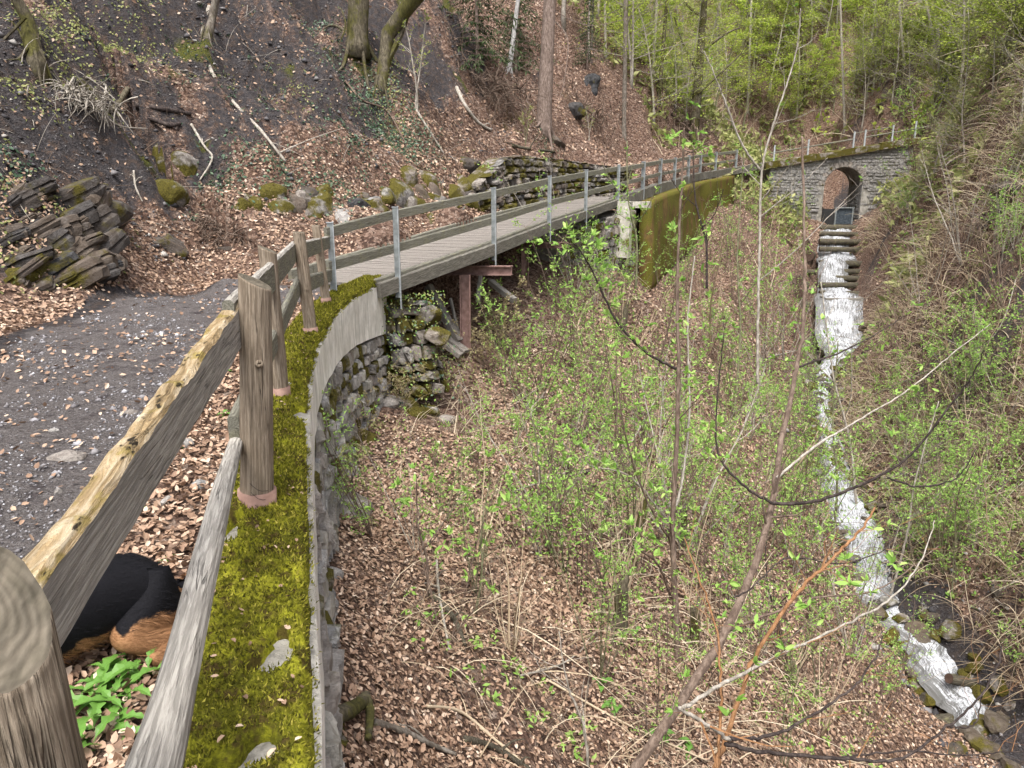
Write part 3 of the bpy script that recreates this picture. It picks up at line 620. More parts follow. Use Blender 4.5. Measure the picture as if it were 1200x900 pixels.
for k in range(9):
    b = posts[1][0]; a0 = b + Vector((-.09, -.02, .1 + .05 * k)); pts = [a0 + Vector((-.10, -.12, -.05 * (k % 3))), a0, b + Vector((.05, -.095, .04 + .045 * k)), b + Vector((.085, .0, .02 + .04 * k))] if k < 4 else [a0 + Vector((-.22 + .02 * k, -.25, -.25 + .03 * k)), a0 + Vector((-.08, -.1, -.09)), a0 + Vector((.0, -.03, -.02 * k))]
    wire.tube(bezier(pts, 12), .0013, 4)
wire.build("binding_wire", M['darktwig'], fence)

# ================================================================== timber footbridge
bridge = thing("footbridge", "long timber footbridge with plank deck and railing clinging to the slope", "bridge", (0, 0, 0))
DL = [Vector(p) for p in DECK_R]; DL = [DL[0] + (DL[0] - DL[1]) * .16] + DL + [DL[-1] + (DL[-1] - DL[-2]) * .35]
DLl = plan_len(DL); DW = 1.9
def deck(s, w, z=0):
    p = line_at(DL, min(max(s, 0), DLl - 1e-3)); o = line_out(DL, min(max(s, .06), DLl - .06)); return p - o * w + Vector((0, 0, z))
sidx = 0; s = 0
pl_mesh = []
for q in range(5):
    mb = MB(); random.seed(q + 50); mb.box((DW / 2, 0, 0), (DW - .04, .142, .05), jit=.004); pl_mesh.append(mb.mesh("plank", M['plank']))
while s < DLl - .1:
    a, b = deck(s + .075, .02), deck(s + .075, DW); x = (b - a).normalized(); fwd = (deck(s + .15, .5) - deck(s, .5)).normalized(); z = x.cross(-fwd).normalized(); z = z if z.z > 0 else -z; y = z.cross(x)
    o = a - z * .03 + Vector((0, 0, random.uniform(-.004, .004)))
    link("plank", pl_mesh[random.randrange(5)], bridge, mat=Matrix(((x.x, y.x, z.x, o.x), (x.y, y.y, z.y, o.y), (x.z, y.z, z.z, o.z), (0, 0, 0, 1)))); s += .152
def beam_between(name, a, b, w, h, mat, parent=bridge, seed=0, rag=.004): return board(name, parent, a, b, h, h, w, [mat, mat], seed, 0, 14, rag)
segs = [0]
for a, b in zip(DL[:-1], DL[1:]): segs.append(segs[-1] + math.hypot(b.x - a.x, b.y - a.y))
for k in range(len(segs) - 1):
    s0, s1_ = segs[k] + .01, segs[k + 1] - .01
    beam_between("fascia_beam", deck(s0, -.05, -.11), deck(s1_, -.05, -.11), .10, .24, M['beam'], seed=k, rag=.01)
    beam_between("kerb_board", deck(s0, .03, .035), deck(s1_, .03, .035), .10, .07, M['railgreen'], seed=k + 9)
    beam_between("kerb_board", deck(s0, DW - .05, .08), deck(s1_, DW - .05, .08), .09, .17, M['railgreen'], seed=k + 19)
    for w in (.35, 1.0, 1.6): beam_between("joist", deck(s0, w, -.17), deck(s1_, w, -.17), .14, .20, M['mossbark'], seed=k + 29)
ps = [P(391, 345, 10.6)] + [Vector(p) for p in DECK_R]
tops = [P(391, 345, 10.6) + Vector((0, 0, 1.02))] + [Vector(p) + Vector((0, 0, h)) for p, h in zip(DECK_R, (1.17, 1.15, 1.15, 1.17, 1.15))]
def steel_post(parent, b, t_, below=.28, w=.09, strap=True, yaw=.4):
    Mx = Matrix.Translation(b) @ Matrix.Rotation(-yaw, 4, 'Z'); H = (t_ - b).length; mb = MB()
    mb.box((0, 0, (H - below) / 2), (w * .9, w * 1.1, H + below)); p = link("railing_post", mb.mesh("railing_post", M['bluesteel']), parent, mat=Mx)
    if strap:
        sb = MB(); sb.box((w * .55, -w * .2, (H - below * 1.5) / 2), (.014, w * .5, H + below * 1.5 + .05)); sb.box((0, -w * .2, H + .006), (w * 1.15, w * .9, .012)); sb.build("steel_strap", M['galv'], p)
    return p
yaw_at = [math.radians(-12), math.radians(10), math.radians(24), math.radians(27), math.radians(27), math.radians(27)]
for i, (b, t_) in enumerate(zip(ps, tops)):
    o = Vector((.0, 0, 0)) if i == 0 else line_out(DL, segs[i] if i < len(segs) else 1) * .06
    steel_post(bridge, b + o, t_ + o, (.05 if i == 0 else .34), .085, True, yaw_at[i])
for i in range(len(ps) - 1):
    a, b = tops[i], tops[i + 1]; dd = (b - a).normalized() * .03
    la, lb = (ps[i], ps[i + 1])
    beam_between("top_rail", a + Vector((0, 0, -.12)) - dd * (i == 0) * 4, b + Vector((0, 0, -.12)) - dd, .05, .15, M['railgreen'], seed=40 + i)
    beam_between("lower_rail", la.lerp(a, .42) - dd * (i == 0) * 4, lb.lerp(b, .42) - dd, .05, .15, M['railgreen'], seed=50 + i)
# trestles under the deck
def ibeam(name, a, b, w, h, parent=bridge, mat=None):
    a, b = Vector(a), Vector(b); Mx = frame_mat(a, b); mb = MB(); L = (b - a).length
    mb.box((0, h / 2 - .012, L / 2), (w, .022, L)); mb.box((0, -h / 2 + .012, L / 2), (w, .022, L)); mb.box((0, 0, L / 2), (.03, h - .05, L)); return link(name, mb.mesh(name, mat or M['redsteel']), parent, mat=Mx)
A = P(516, 318, 15.6); B = P(600, 317, 15.3); ibeam("cross_beam", A + Vector((-.5, .3, 0)), B, .18, .2)
for (x0, y0, x1, y1, t, w) in [(545, 322, 546, 418, 15.2, .24), (615, 290, 616, 340, 19.6, .22)]:
    b = P(x1, y1, t); v = (450 - y0) / F_PX; tp = P(x0, y0, b.y / (CP + v * SP)); ibeam("trestle_post", b - Vector((0, 0, .4)), tp, w, w * .9)
ibeam("cross_beam", P(596, 288, 20.4), P(664, 287, 19.4), .16, .16)
for (a, b, w, h, mt) in [((502, 335, 15.2), (538, 400, 15.0), .16, .14, 'plank'), ((510, 395, 14.7), (540, 417, 14.6), .16, .1, 'plank'), ((528, 350, 15.6), (540, 402, 15.2), .06, .06, 'log'), ((500, 378, 15.2), (547, 412, 14.8), .2, .07, 'plank'), ((575, 330, 17.5), (603, 352, 17), .16, .12, 'log'), ((563, 324, 17.0), (560, 352, 16.4), .1, .1, 'log')]:
    beam_between("brace", P(*a), P(*b), w, h, M['plank' if mt == 'plank' else 'rail'], seed=a[0])
# near abutment rubble hanging with moss beyond the wall's end
abut = thing("stone_abutment", "moss covered rubble abutment at the near end of the footbridge", "abutment")
e = Vector(WALL_R[-1]); aL = [tuple(P(395, 470, 9.3)), tuple(P(450, 348, 12.6) + Vector((0, 0, 0))), tuple(P(497, 345, 13.4))]
random.seed(5)
rk = [rock_mesh("stone", i, M['stone' if i % 3 else 'stonemoss'], 2, .8) for i in range(6)] + [rock_mesh("stone", 20 + i, M['stonemoss'], 2, .8) for i in range(3)]
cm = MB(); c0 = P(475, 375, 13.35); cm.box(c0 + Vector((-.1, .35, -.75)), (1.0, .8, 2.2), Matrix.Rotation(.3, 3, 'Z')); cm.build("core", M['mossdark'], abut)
ab0, ab1 = P(447, 352, 12.75), P(497, 352, 13.3); abx = (ab1 - ab0); abx.z = 0; abo = Vector((abx.y, -abx.x, 0)).normalized()
masonry(abut, "stone", lambda u, v: tuple(ab0 + abx * (u / .9) * (1 + .12 * (1.75 - v)) - Vector((0, 0, 1.72 - v)) + abo * (.28 * (1.75 - v))), abo, .9, 1.62, .23, .27, [M['stonemoss'], M['stone'], M['stonemoss']], 33, .15, .15)
masonry(abut, "stone", lambda u, v: tuple(ab1 - abo * u + abx * .12 * (1.75 - v) - Vector((0, 0, 1.72 - v))), Vector((1, -.2, 0)).normalized(), .8, 1.62, .23, .27, [M['stonemoss'], M['stone']], 34, .12, .15)
for k in range(9):
    p = ab0 + abx * random.uniform(-.05, 1.05) - abo * random.uniform(-.05, .5) - Vector((0, 0, .1)); s_ = random.uniform(.28, .42); o = link("stone", rk[6 + k % 3], abut, loc=p, rot=(random.uniform(0, 6), random.uniform(-.4, .4), random.uniform(0, 6))); o.scale = (s_, s_, s_ * .7)
# ================================================================== stone walls behind and beyond the bridge
back = thing("rubble_retaining_wall", "rough rubble retaining wall with mossy patches behind the footbridge", "wall")
BL = [P(530, 266, 19.9), P(600, 240, 22.6), P(660, 227, 25.2), P(745, 214, 29.6)]; BT = [.5, 1.5, 1.15, .5]; BLl = plan_len(BL)
for i in range(4): BL[i] = BL[i] - Vector((0, 0, .35))
def bl_h(u):
    acc = 0
    for i in range(3):
        d_ = math.hypot(BL[i + 1].x - BL[i].x, BL[i + 1].y - BL[i].y)
        if u <= acc + d_ or i == 2: return BT[i] + (BT[i + 1] - BT[i]) * min(1, (u - acc) / d_)
        acc += d_
def bsurf(u, v): u = min(max(u, 0), BLl - .01); p = line_at(BL, u); o = line_out(BL, min(max(u, .06), BLl - .06)); z = v * (bl_h(u) + .35) / 2.1; return (p.x - o.x * .12 * z, p.y - o.y * .12 * z, p.z + z)
bo = lambda u, v: line_out(BL, min(max(u, .06), BLl - .06))
mb = MB(); vs = []; nn_ = 30
for i in range(nn_ + 1):
    u = BLl * i / nn_; o = bo(u, 0)
    for v in (0, 2.02):
        q = Vector(bsurf(u, v)); vs += [q - o * .01, q - o * .6]
mb.add(vs, [f for i in range(nn_) for f in ((i * 4, i * 4 + 4, i * 4 + 6, i * 4 + 2), (i * 4 + 2, i * 4 + 6, i * 4 + 7, i * 4 + 3))] + [(0, 2, 3, 1), (nn_ * 4, nn_ * 4 + 1, nn_ * 4 + 3, nn_ * 4 + 2)]); mb.build("mortar_core", M['stonemoss'], back)
masonry(back, "stone", bsurf, bo, BLl, 2.05, .27, .30, [M['stone'], M['stonemoss'], M['stonemoss'], M['rock']], 9, .15, .25)
far_ab = thing("rubble_abutment", "rubble masonry abutment carrying the far end of the footbridge", "abutment")
FA = [P(655, 300, 22.4), P(742, 300, 25.4)]; FAl = plan_len(FA); fh = 1.9
FA = [Vector((p.x, p.y, -2.9 + .4 * i)) for i, p in enumerate(FA)]
def fsurf(u, v): p = line_at(FA, min(max(u, 0), FAl - .01)); f = u / FAl; return (p.x, p.y, p.z + v * (1.95 + .35 * f) / 2)
fo = lambda u, v: line_out(FA, 1)
mb = MB(); o = fo(0, 0); a, b = FA; vs = []
for q in (a, b):
    f = 0 if q is a else 1
    for z in (0, 1.9 + .35 * f): vs += [q + Vector((0, 0, z)) - o * .02, q + Vector((0, 0, z)) - o * 1.6]
mb.add(vs, [(0, 4, 6, 2), (2, 6, 7, 3), (0, 2, 3, 1), (4, 5, 7, 6), (1, 3, 7, 5), (0, 1, 5, 4)]); mb.build("mortar_core", M['mortar'], far_ab)
masonry(far_ab, "stone", fsurf, fo, FAl, 2, .27, .32, [M['stone'], M['stone'], M['stonemoss']], 12, .09)
pil = MB(); b = P(731, 284, 24.6); tp = P(731, 236, 24.95)
Hh = tp.z - b.z; pil.box((b.x, b.y, b.z + Hh / 2 - .25), (.44, .42, Hh + .5), Matrix.Rotation(-.35, 3, 'Z'), .015); 
pillar = thing("concrete_pillar", "pale concrete pillar with a side arm under the end of the footbridge", "pillar", b)
o = pil.build("shaft", M['pale'], pillar); o.location = -b
pb_ = MB(); q = P(751, 240, 25.3); pb_.box((q.x, q.y + .1, q.z), (.70, .4, .22), Matrix.Rotation(-.35, 3, 'Z'), .012); o = pb_.build("arm", M['pale'], pillar); o.location = -b
# ================================================================== path beyond the bridge: kerb, moss wall, steel railing
def strip(mb, L, w0, w1, z0, z1, n=40, jit=.02):
    Ll = plan_len(L); vs = []
    for i in range(n + 1):
        u = Ll * i / n; u = min(u, Ll - .001); p = line_at(L, u); o = line_out(L, min(max(u, .06), Ll - .06)); j = lambda: random.uniform(-jit, jit)
        for (w, z) in ((w0, z0), (w0 + (w1 - w0) * .0, z1), (w1, z1), (w1, z0)): q = p + o * w; vs.append((q.x + j(), q.y + j(), p.z + z + j()))
    mb.add(vs, [(i * 4 + k, i * 4 + (k + 1) % 4, i * 4 + 4 + (k + 1) % 4, i * 4 + 4 + k) for i in range(n) for k in range(4)] + [(3, 2, 1, 0), (n * 4, n * 4 + 1, n * 4 + 2, n * 4 + 3)])
PR = [Vector(p) for p in PATH_R]
kerb = MB(); strip(kerb, PR, -.28, .06, -.32, .07, 60); kerb.build("path_kerb", M['beam'], kind='structure')
mw = thing("mossy_retaining_wall", "tall bulging retaining wall stained olive and orange with moss below the path", "wall")
ML = [Vector(Pa(750, 226, 28.2)), Vector(Pa(780, 216, 33)), Vector(Pa(812, 207, 39)), Vector(Pa(852, 200, 43.5))]
mwm = MB(); Ll = plan_len(ML); nx, nz = 40, 18; vs = []
for i in range(nx + 1):
    u = Ll * i / nx; p = line_at(ML, min(u, Ll - .01)); o = line_out(ML, min(max(u, .06), Ll - .06)); f = i / nx
    for k in range(nz + 1):
        z = -.30 - (3.5 - .6 * f) * k / nz; q = p + o * (.0 + .10 * k / nz + .10 * mnoise.noise(Vector((u * .7, z * .9, 2)))); vs.append((q.x, q.y, p.z + z))
mwm.add(vs, [(i * (nz + 1) + k, i * (nz + 1) + k + 1, (i + 1) * (nz + 1) + k + 1, (i + 1) * (nz + 1) + k) for i in range(nx) for k in range(nz)])
o = mwm.build("wall_face", M['mossconc'], mw, True); md = o.modifiers.new("s", 'SOLIDIFY'); md.thickness = -.5; md.offset = -1
masonry(mw, "stone", lambda u, v: (lambda p, o: (p.x + o.x * (.12 - .0 * v), p.y + o.y * .12, p.z - 3.6 + v))(line_at(ML, min(u, Ll - .01)), line_out(ML, min(max(u, .06), Ll - .06))), lambda u, v: line_out(ML, min(max(u, .06), Ll - .06)), Ll, 3.3, .45, .7, [M['stonemoss']], 15, .06, keep=lambda u, v: u > Ll * .80 or v < .7)
prl = thing("path_railing", "small steel post railing beside the path past the footbridge", "railing")
pp = [Vector(p) for p in PATH_R[1:6]] + [P(838, 201, 43), P(862, 197, 45.5)]
for i, b in enumerate(pp): steel_post(prl, b, b + Vector((0, 0, 1.1)), .3, .13, True, math.radians(25))
pq = [Vector(DECK_R[-1])] + pp
for a, b in zip(pq[:-1], pq[1:]):
    beam_between("top_rail", a + Vector((0, 0, .98)), b + Vector((0, 0, .98)), .06, .16, M['railgreen'], prl); beam_between("lower_rail", a + Vector((0, 0, .48)), b + Vector((0, 0, .48)), .05, .14, M['railgreen'], prl)

# ================================================================== stone arch bridge at the head of the ravine
AC = P(984, 258, 46.9); AX = (Vector(ARCH[-1]) - Vector(ARCH[0])); AX.z = 0; AX.normalize(); AY = Vector((-AX.y, AX.x, 0))
ab = thing("stone_arch_bridge", "small grey stone arch bridge spanning the head of the ravine above the cascade", "bridge", AC)
ab.rotation_euler = (0, 0, math.atan2(AX.y, AX.x)); R_A = 1.15; HS = 2.15; DEP = 3.0; XL, XR = -4.6, 3.9; ZB = -1.4
def atop(x): return (2.62 + .16 * (x - XL)) - AC.z - .45
prof_x = [XL, -3, -2, -R_A - .02] + [R_A * math.cos(a) for a in np.linspace(PI, 0, 17)] + [R_A + .02, 2, 3, XR]
def alow(x): return ZB if abs(x) > R_A + .005 else HS + math.sqrt(max(0, R_A ** 2 - x ** 2))
mb = MB()
for x0, x1 in zip(prof_x[:-1], prof_x[1:]):
    if abs(x1 - x0) < 1e-6: continue
    a = alow(x0) if abs(x0) <= R_A and abs(x1) <= R_A else ZB; b = alow(x1) if abs(x0) <= R_A and abs(x1) <= R_A else ZB
    if a == ZB and (abs(x0) < R_A or abs(x1) < R_A): continue
    for y in (0, DEP): mb.add([(x0, y, a), (x1, y, b), (x1, y, atop(x1)), (x0, y, atop(x0))], [(0, 1, 2, 3)] if y == 0 else [(3, 2, 1, 0)])
mb.add([(XL, 0, ZB), (XL, DEP, ZB), (XL, DEP, atop(XL)), (XL, 0, atop(XL)), (XR, 0, ZB), (XR, DEP, ZB), (XR, DEP, atop(XR)), (XR, 0, atop(XR))], [(0, 3, 2, 1), (4, 5, 6, 7), (3, 7, 6, 2)])
mb.build("spandrel", M['mortar'], ab)
br = MB(); arc = [(-R_A, ZB), (-R_A, HS * .5)] + [(R_A * math.cos(a), HS + R_A * math.sin(a)) for a in np.linspace(PI, 0, 17)] + [(R_A, HS * .5), (R_A, ZB)]
br.add([(x, y, z) for x, z in arc for y in (0, DEP)], [(i * 2, i * 2 + 1, i * 2 + 3, i * 2 + 2) for i in range(len(arc) - 1)]); br.build("barrel", M['archstone'], ab)
masonry(ab, "masonry", lambda u, v: (XL + u, -.0, ZB + v), Vector((0, -1, 0)), XR - XL, 6.4, .20, .42, [M['archstone']], 21, .06, joined=True,
        keep=lambda u, v: (ZB + v < atop(XL + u) - .08) and (math.hypot(XL + u, max(0, ZB + v - HS)) > R_A + .36))
masonry(ab, "barrel_masonry", lambda u, v: (R_A, u, ZB + v), Vector((-1, 0, 0)), DEP, 3.6, .22, .4, [M['archstone']], 22, .03, joined=True)
for k in range(15):
    a0, a1 = PI * k / 15 + .012, PI * (k + 1) / 15 - .012; v = MB()
    stone_poly(v, [Vector((math.cos(a) * r, 0, HS + math.sin(a) * r)) for a, r in ((a0, R_A), (a1, R_A), (a1, R_A + .36), (a0, R_A + .36))], Vector((0, -1, 0)), .3, .05, random.Random(k)); v.build("arch_stone", M['archstone'], ab)
mb = MB()
for k in range(12):
    x0 = XL - .3 + (XR - XL + .6) * k / 12; x1 = x0 + (XR - XL + .6) / 12 - .02; z = lambda x: atop(x) + .0
    w = .3 + .04 * (k % 3); mb.add([(x, y, z(x) + dz) for x in (x0, x1) for (y, dz) in ((-.28, .02), (.5, .02), (.5, .45 + .05 * (k % 2)), (-.28, .42 - .04 * (k % 3)))], [(0, 3, 2, 1), (4, 5, 6, 7), (0, 4, 7, 3), (3, 7, 6, 2), (0, 1, 5, 4), (1, 2, 6, 5)])
mb.build("coping", M['stonemoss'], ab)
for k, x in enumerate((-4.4, -2.35, .35, 1.0, 3.3 - .7, 3.9)):
    m2 = MB(); m2.box((x, .05, atop(x) + .42 + .48), (.09, .09, 1.0)); m2.build("railing_post", M['galv'], ab)
for z in (.95,): 
    for (x0, x1) in ((-4.6, .35), (1.0, 4.6)): m2 = MB(); m2.tube([(x0, .05, atop(x0) + z), (x1, .05, atop(x1) + z)], .05, 6); m2.build("rail", M['railgreen'], ab)
    m2 = MB(); m2.tube([(.35, .05, atop(.35) + 1.3), (2.6, .05, atop(2.6) + 1.3)], .03, 6); m2.build("rail", M['railgreen'], ab)
M['gate'] = m_metal('dark_gate_steel', (.03, .04, .05), (.09, .11, .13), .3, .5)
sl = thing("sluice_gate", "dark blue grey steel sluice box standing in the mouth of the stone arch", "sluice", AC)
sl.rotation_euler = ab.rotation_euler
m2 = MB(); m2.box((.28, .35, .25), (1.05, .06, 1.0)); m2.build("gate_panel", M['gate'], sl)
m2 = MB(); m2.box((-.22, .3, .25), (.08, .16, 1.1)); m2.box((.82, .3, .25), (.08, .16, 1.1)); m2.box((.3, .3, .78), (1.2, .16, .07)); m2.build("gate_frame", M['bluesteel'], sl)
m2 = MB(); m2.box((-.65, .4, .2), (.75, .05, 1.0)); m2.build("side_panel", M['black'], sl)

# ================================================================== the stream and its log check dams
SL = [(962, 1007, 264, 46.6), (962, 1007, 267.5, 45.0), (962, 1008, 268.5, 44.8), (961, 1008, 275, 44.6), (963, 1009, 296, 44.1), (963, 1009, 298, 43.6), (963, 994, 302, 42.3), (963, 991, 305, 42.1), (962, 990, 336, 41.0), (962, 1008, 339, 40.3), (962, 1011, 346, 39.2), (963, 1012, 352, 38.8),
      (962, 1012, 382, 37.5), (966, 1010, 398, 36.6), (972, 1004, 408, 35.4), (966, 998, 418, 34), (955, 990, 428, 32.4), (954, 976, 440, 30.8), (956, 972, 455, 29.3), (958, 974, 475, 27.7), (960, 980, 500, 26), (962, 990, 530, 24.1), (966, 1003, 560, 22.5), (974, 1022, 595, 20.9), (985, 1047, 635, 18.9), (1000, 1073, 680, 17.2), (1035, 1092, 712, 16.3), (1068, 1116, 745, 15.6), (1100, 1146, 790, 14.8), (1130, 1176, 832, 14.1), (1160, 1212, 880, 13.3), (1195, 1260, 940, 12.5)]
ns_, nw_ = 520, 26; tt = np.linspace(0, len(SL) - 1, ns_); SLa = np.array(SL, float)
Ww = np.empty((ns_, nw_, 3))
for i, t in enumerate(tt):
    xl, xr, y, dd = [np.interp(t, np.arange(len(SL)), SLa[:, k]) for k in range(4)]
    for j in range(nw_):
        f = j / (nw_ - 1); wd_ = (xr - xl) * .13; q = P(xl - wd_ + (xr - xl + 2 * wd_) * f, y, dd); Ww[i, j] = q
nzv = fbm(np.linspace(0, 9, nw_)[None, :] + 0 * tt[:, None], tt[:, None] * 2.2 + 0 * Ww[:, :, 0], 91, 4)
edge_ = 1 - np.abs(np.linspace(-1, 1, nw_))[None, :] ** 3
ragg = (fbm(tt[:, None] * 2.3 + 0 * Ww[:, :, 0], np.linspace(0, 1, nw_)[None, :] * .5 + 3 + 0 * tt[:, None], 95, 3))
Ww[:, :, 0] += ragg * .22 * np.clip((tt[:, None] - 15) / 6, 0, 1)
arcW = np.concatenate([[0], np.cumsum(np.linalg.norm(np.diff(Ww[:, nw_ // 2], axis=0), axis=1))]); acW = np.linalg.norm(Ww - Ww[:, :1], axis=2); WA = np.stack([arcW[:, None] + 0 * acW, acW, np.clip(edge_, 0, 1) * np.ones_like(acW), np.ones_like(acW)], -1)
fine_ = fbm(acW * 5, arcW[:, None] * 2.5 + 0 * acW, 97, 3)
Ww[:, :, 2] += nzv * .13 + fine_ * .08 + (edge_ - 1) * .30 - .05 - .07 * np.clip((tt[:, None] - 20) / 4, 0, 1); Ww[:, :, 1] -= np.abs(nzv) * .12
ii = np.arange(ns_ * nw_).reshape(ns_, nw_); WQ = np.stack([ii[:-1, :-1], ii[1:, :-1], ii[1:, 1:], ii[:-1, 1:]], -1).reshape(-1, 4)
link("stream_water", np_mesh("stream_water", Ww.reshape(-1, 3), WQ, M['water'], WA.reshape(-1, 4), True), kind='structure')

# ================================================================== scatter helpers (numpy)
def scatter(n, r0, r1, a0=-44, a1=44, power=0., ok=None):
    """points on the ground, density falling with distance as r**-(2-power)"""
    u = RNG.random(n); e = power
    r = (r0 ** e + u * (r1 ** e - r0 ** e)) ** (1 / e) if abs(e) > 1e-6 else r0 * (r1 / r0) ** u
    a = np.radians(RNG.uniform(a0, a1, n)); x = np.sin(a) * r; y = np.cos(a) * r
    if ok is not None:
        m = ok(x, y, r); x, y, r = x[m], y[m], r[m]
    return x, y, ground(x, y), r
def leaf_mesh(name, c, up, size, mat, aspect=.6, fold=.25, detail=1, attr=None, pitch=None):
    """leaves: c (n,3) base points, up (n,3) normals, random heading; detail 1 = two faces, 2 = six"""
    n = len(c); up = up / np.linalg.norm(up, axis=1, keepdims=True)
    rv = RNG.normal(size=(n, 3)) if pitch is None else pitch; t = rv - up * (rv * up).sum(1, keepdims=True); t /= np.linalg.norm(t, axis=1, keepdims=True) + 1e-9
    b = np.cross(up, t); L = np.broadcast_to(size, (n,))[:, None] * RNG.uniform(.7, 1.25, (n, 1)); W = L * aspect * .5; fd = RNG.uniform(-.3, 1, (n, 1)) * fold * L
    if detail == 1:
        V = np.stack([c, c + t * L * .5 + b * W + up * fd, c + t * L, c + t * L * .5 - b * W + up * fd], 1).reshape(-1, 3)
        T = (np.arange(n)[:, None] * 4)[:, :, None] + np.array([[0, 1, 2], [0, 2, 3]])[None]
    else:
        cu = RNG.uniform(-.2, .35, (n, 1)) * L
        V = np.stack([c, c + t * L * .28 + b * W * .85 + up * fd, c + t * L * .68 + b * W * .8 + up * (fd + cu * .5), c + t * L + up * cu, c + t * L * .68 - b * W * .8 + up * (fd + cu * .5), c + t * L * .28 - b * W * .85 + up * fd, c + t * L * .5 + up * cu * .2], 1).reshape(-1, 3)
        T = (np.arange(n)[:, None] * 7)[:, :, None] + np.array([[0, 1, 6], [1, 2, 6], [2, 3, 6], [3, 4, 6], [4, 5, 6], [5, 0, 6]])[None]
    return np_mesh(name, V, T.reshape(-1, 3), mat)
def stem_mesh(name, base, d, length, rad, mat, droop=.4, seg=4, wob=.12):
    """curved three-sided stems: arrays base (n,3), d (n,3) start directions, length (n,), rad (n,)"""
    n = len(base); d = d / np.linalg.norm(d, axis=1, keepdims=True); p = base.copy(); rings = []
    side = np.cross(d, [0, 0, 1.]); side /= np.linalg.norm(side, axis=1, keepdims=True) + 1e-9; up = np.cross(side, d); w = RNG.normal(0, wob, (n, 3))
    for k in range(seg + 1):
        f = k / seg; r = (rad * (1 - .75 * f))[:, None]
        for a in (0, 2.094, 4.189): rings.append(p + side * math.cos(a) * r + up * math.sin(a) * r)
        d = d + w / seg + np.array([0, 0, -droop]) / seg + RNG.normal(0, wob * .5, (n, 3)) / seg; d /= np.linalg.norm(d, axis=1, keepdims=True); p = p + d * (length / seg)[:, None]
    V = np.stack(rings, 1).reshape(-1, 3); m = 3 * (seg + 1); q = []
    for k in range(seg):
        for a in range(3): b = (a + 1) % 3; q.append((k * 3 + a, k * 3 + b, k * 3 + 3 + b, k * 3 + 3 + a))
    T = (np.arange(n)[:, None] * m)[:, :, None] + np.array(q)[None]; return np_mesh(name, V, T.reshape(-1, 4), mat)
def masks(x, y):
    return ground(x, y, GM[:, :, 0]), ground(x, y, GM[:, :, 1]), ground(x, y, GM[:, :, 2]), side_of(x, y, SEP), side_of(x, y, STREAM)
def on_bridge(x, y): d = side_of(x, y, SEP); return (d > -2.1) & (d < .5) & (y > 11.5) & (y < 27)

# ------------------------------------------------------------------ fallen leaves
def litter(name, n, r0, r1, size, detail, power, lift=.012, thr=.35):
    def ok(x, y, r):
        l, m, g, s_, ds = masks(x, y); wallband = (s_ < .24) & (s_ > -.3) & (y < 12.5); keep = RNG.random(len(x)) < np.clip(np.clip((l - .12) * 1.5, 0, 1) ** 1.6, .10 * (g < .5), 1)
        keep |= (g > .3) & (RNG.random(len(x)) < .035)
        return keep & ~wallband & ~on_bridge(x, y) & (np.abs(ds) > .42)
    x, y, z, r = scatter(n, r0, r1, -44, 44, power, ok); c = np.stack([x, y, z + RNG.uniform(0, lift, len(x)) + .004], -1); nn = gnormal(x, y) + RNG.normal(0, .38, (len(x), 3))
    link(name, leaf_mesh(name, c, nn, size * (.7 + .3 * r / r1), M['litter'], .62, .22, detail), kind='stuff')
litter("leaf_litter", 85000, 1.0, 9, .050, 2, 1.0, .02)
litter("leaf_litter", 150000, 7, 24, .082, 1, .9, .03)
litter("leaf_litter", 110000, 20, 70, .16, 1, .8, .05)
# gravel and small stones on the path
def okg(x, y, r): g = ground(x, y, GM[:, :, 2]); return (g > .35) & (RNG.random(len(x)) < .15 + .85 * (vnoise(x * 2.2, y * 2.2, 120) > .5))
x, y, z, r = scatter(26000, 2.0, 14, -46, 0, .9, okg)
ico = np.array([[0, 0, .5], [.45, 0, .05], [0, .4, .0], [-.42, .05, .03], [0, -.45, .02], [.1, .05, -.3]]); ft = np.array([[0, 1, 2], [0, 2, 3], [0, 3, 4], [0, 4, 1], [5, 2, 1], [5, 3, 2], [5, 4, 3], [5, 1, 4]])
nG = len(x); sz = (RNG.pareto(2.6, nG) * .010 + .012).clip(0, .07) * (1 + r * .05); an = RNG.uniform(0, 6.28, nG); ca, sa = np.cos(an), np.sin(an); jit = ico[None] * RNG.uniform(.6, 1.3, (nG, 6, 3)); jit[:, :, 2] *= .6
V = np.stack([jit[:, :, 0] * ca[:, None] - jit[:, :, 1] * sa[:, None], jit[:, :, 0] * sa[:, None] + jit[:, :, 1] * ca[:, None], jit[:, :, 2]], -1) * sz[:, None, None] + np.stack([x, y, z + .002], -1)[:, None]
link("gravel", np_mesh("gravel", V.reshape(-1, 3), ((np.arange(nG) * 6)[:, None, None] + ft[None]).reshape(-1, 3), M['gravel']), kind='stuff')
def shards(name, n, r0, r1, a0, a1, power, base, mat, ok, flat=.6):
    x, y, z, r = scatter(n, r0, r1, a0, a1, power, ok); k = len(x); sz = (RNG.pareto(2.2, k) * base * .6 + base).clip(0, base * 7); q = ico[None] * RNG.uniform(.5, 1.5, (k, 6, 3)); q[:, :, 2] *= flat
    th = RNG.uniform(0, 6.28, k); c_, s_ = np.cos(th)[:, None], np.sin(th)[:, None]; V = np.stack([q[:, :, 0] * c_ - q[:, :, 1] * s_, q[:, :, 0] * s_ + q[:, :, 1] * c_, q[:, :, 2] + q[:, :, 0] * .3], -1) * sz[:, None, None] + np.stack([x, y, z], -1)[:, None]
    link(name, np_mesh(name, V.reshape(-1, 3), ((np.arange(k) * 6)[:, None, None] + ft[None]).reshape(-1, 3), M[mat]), kind='stuff')
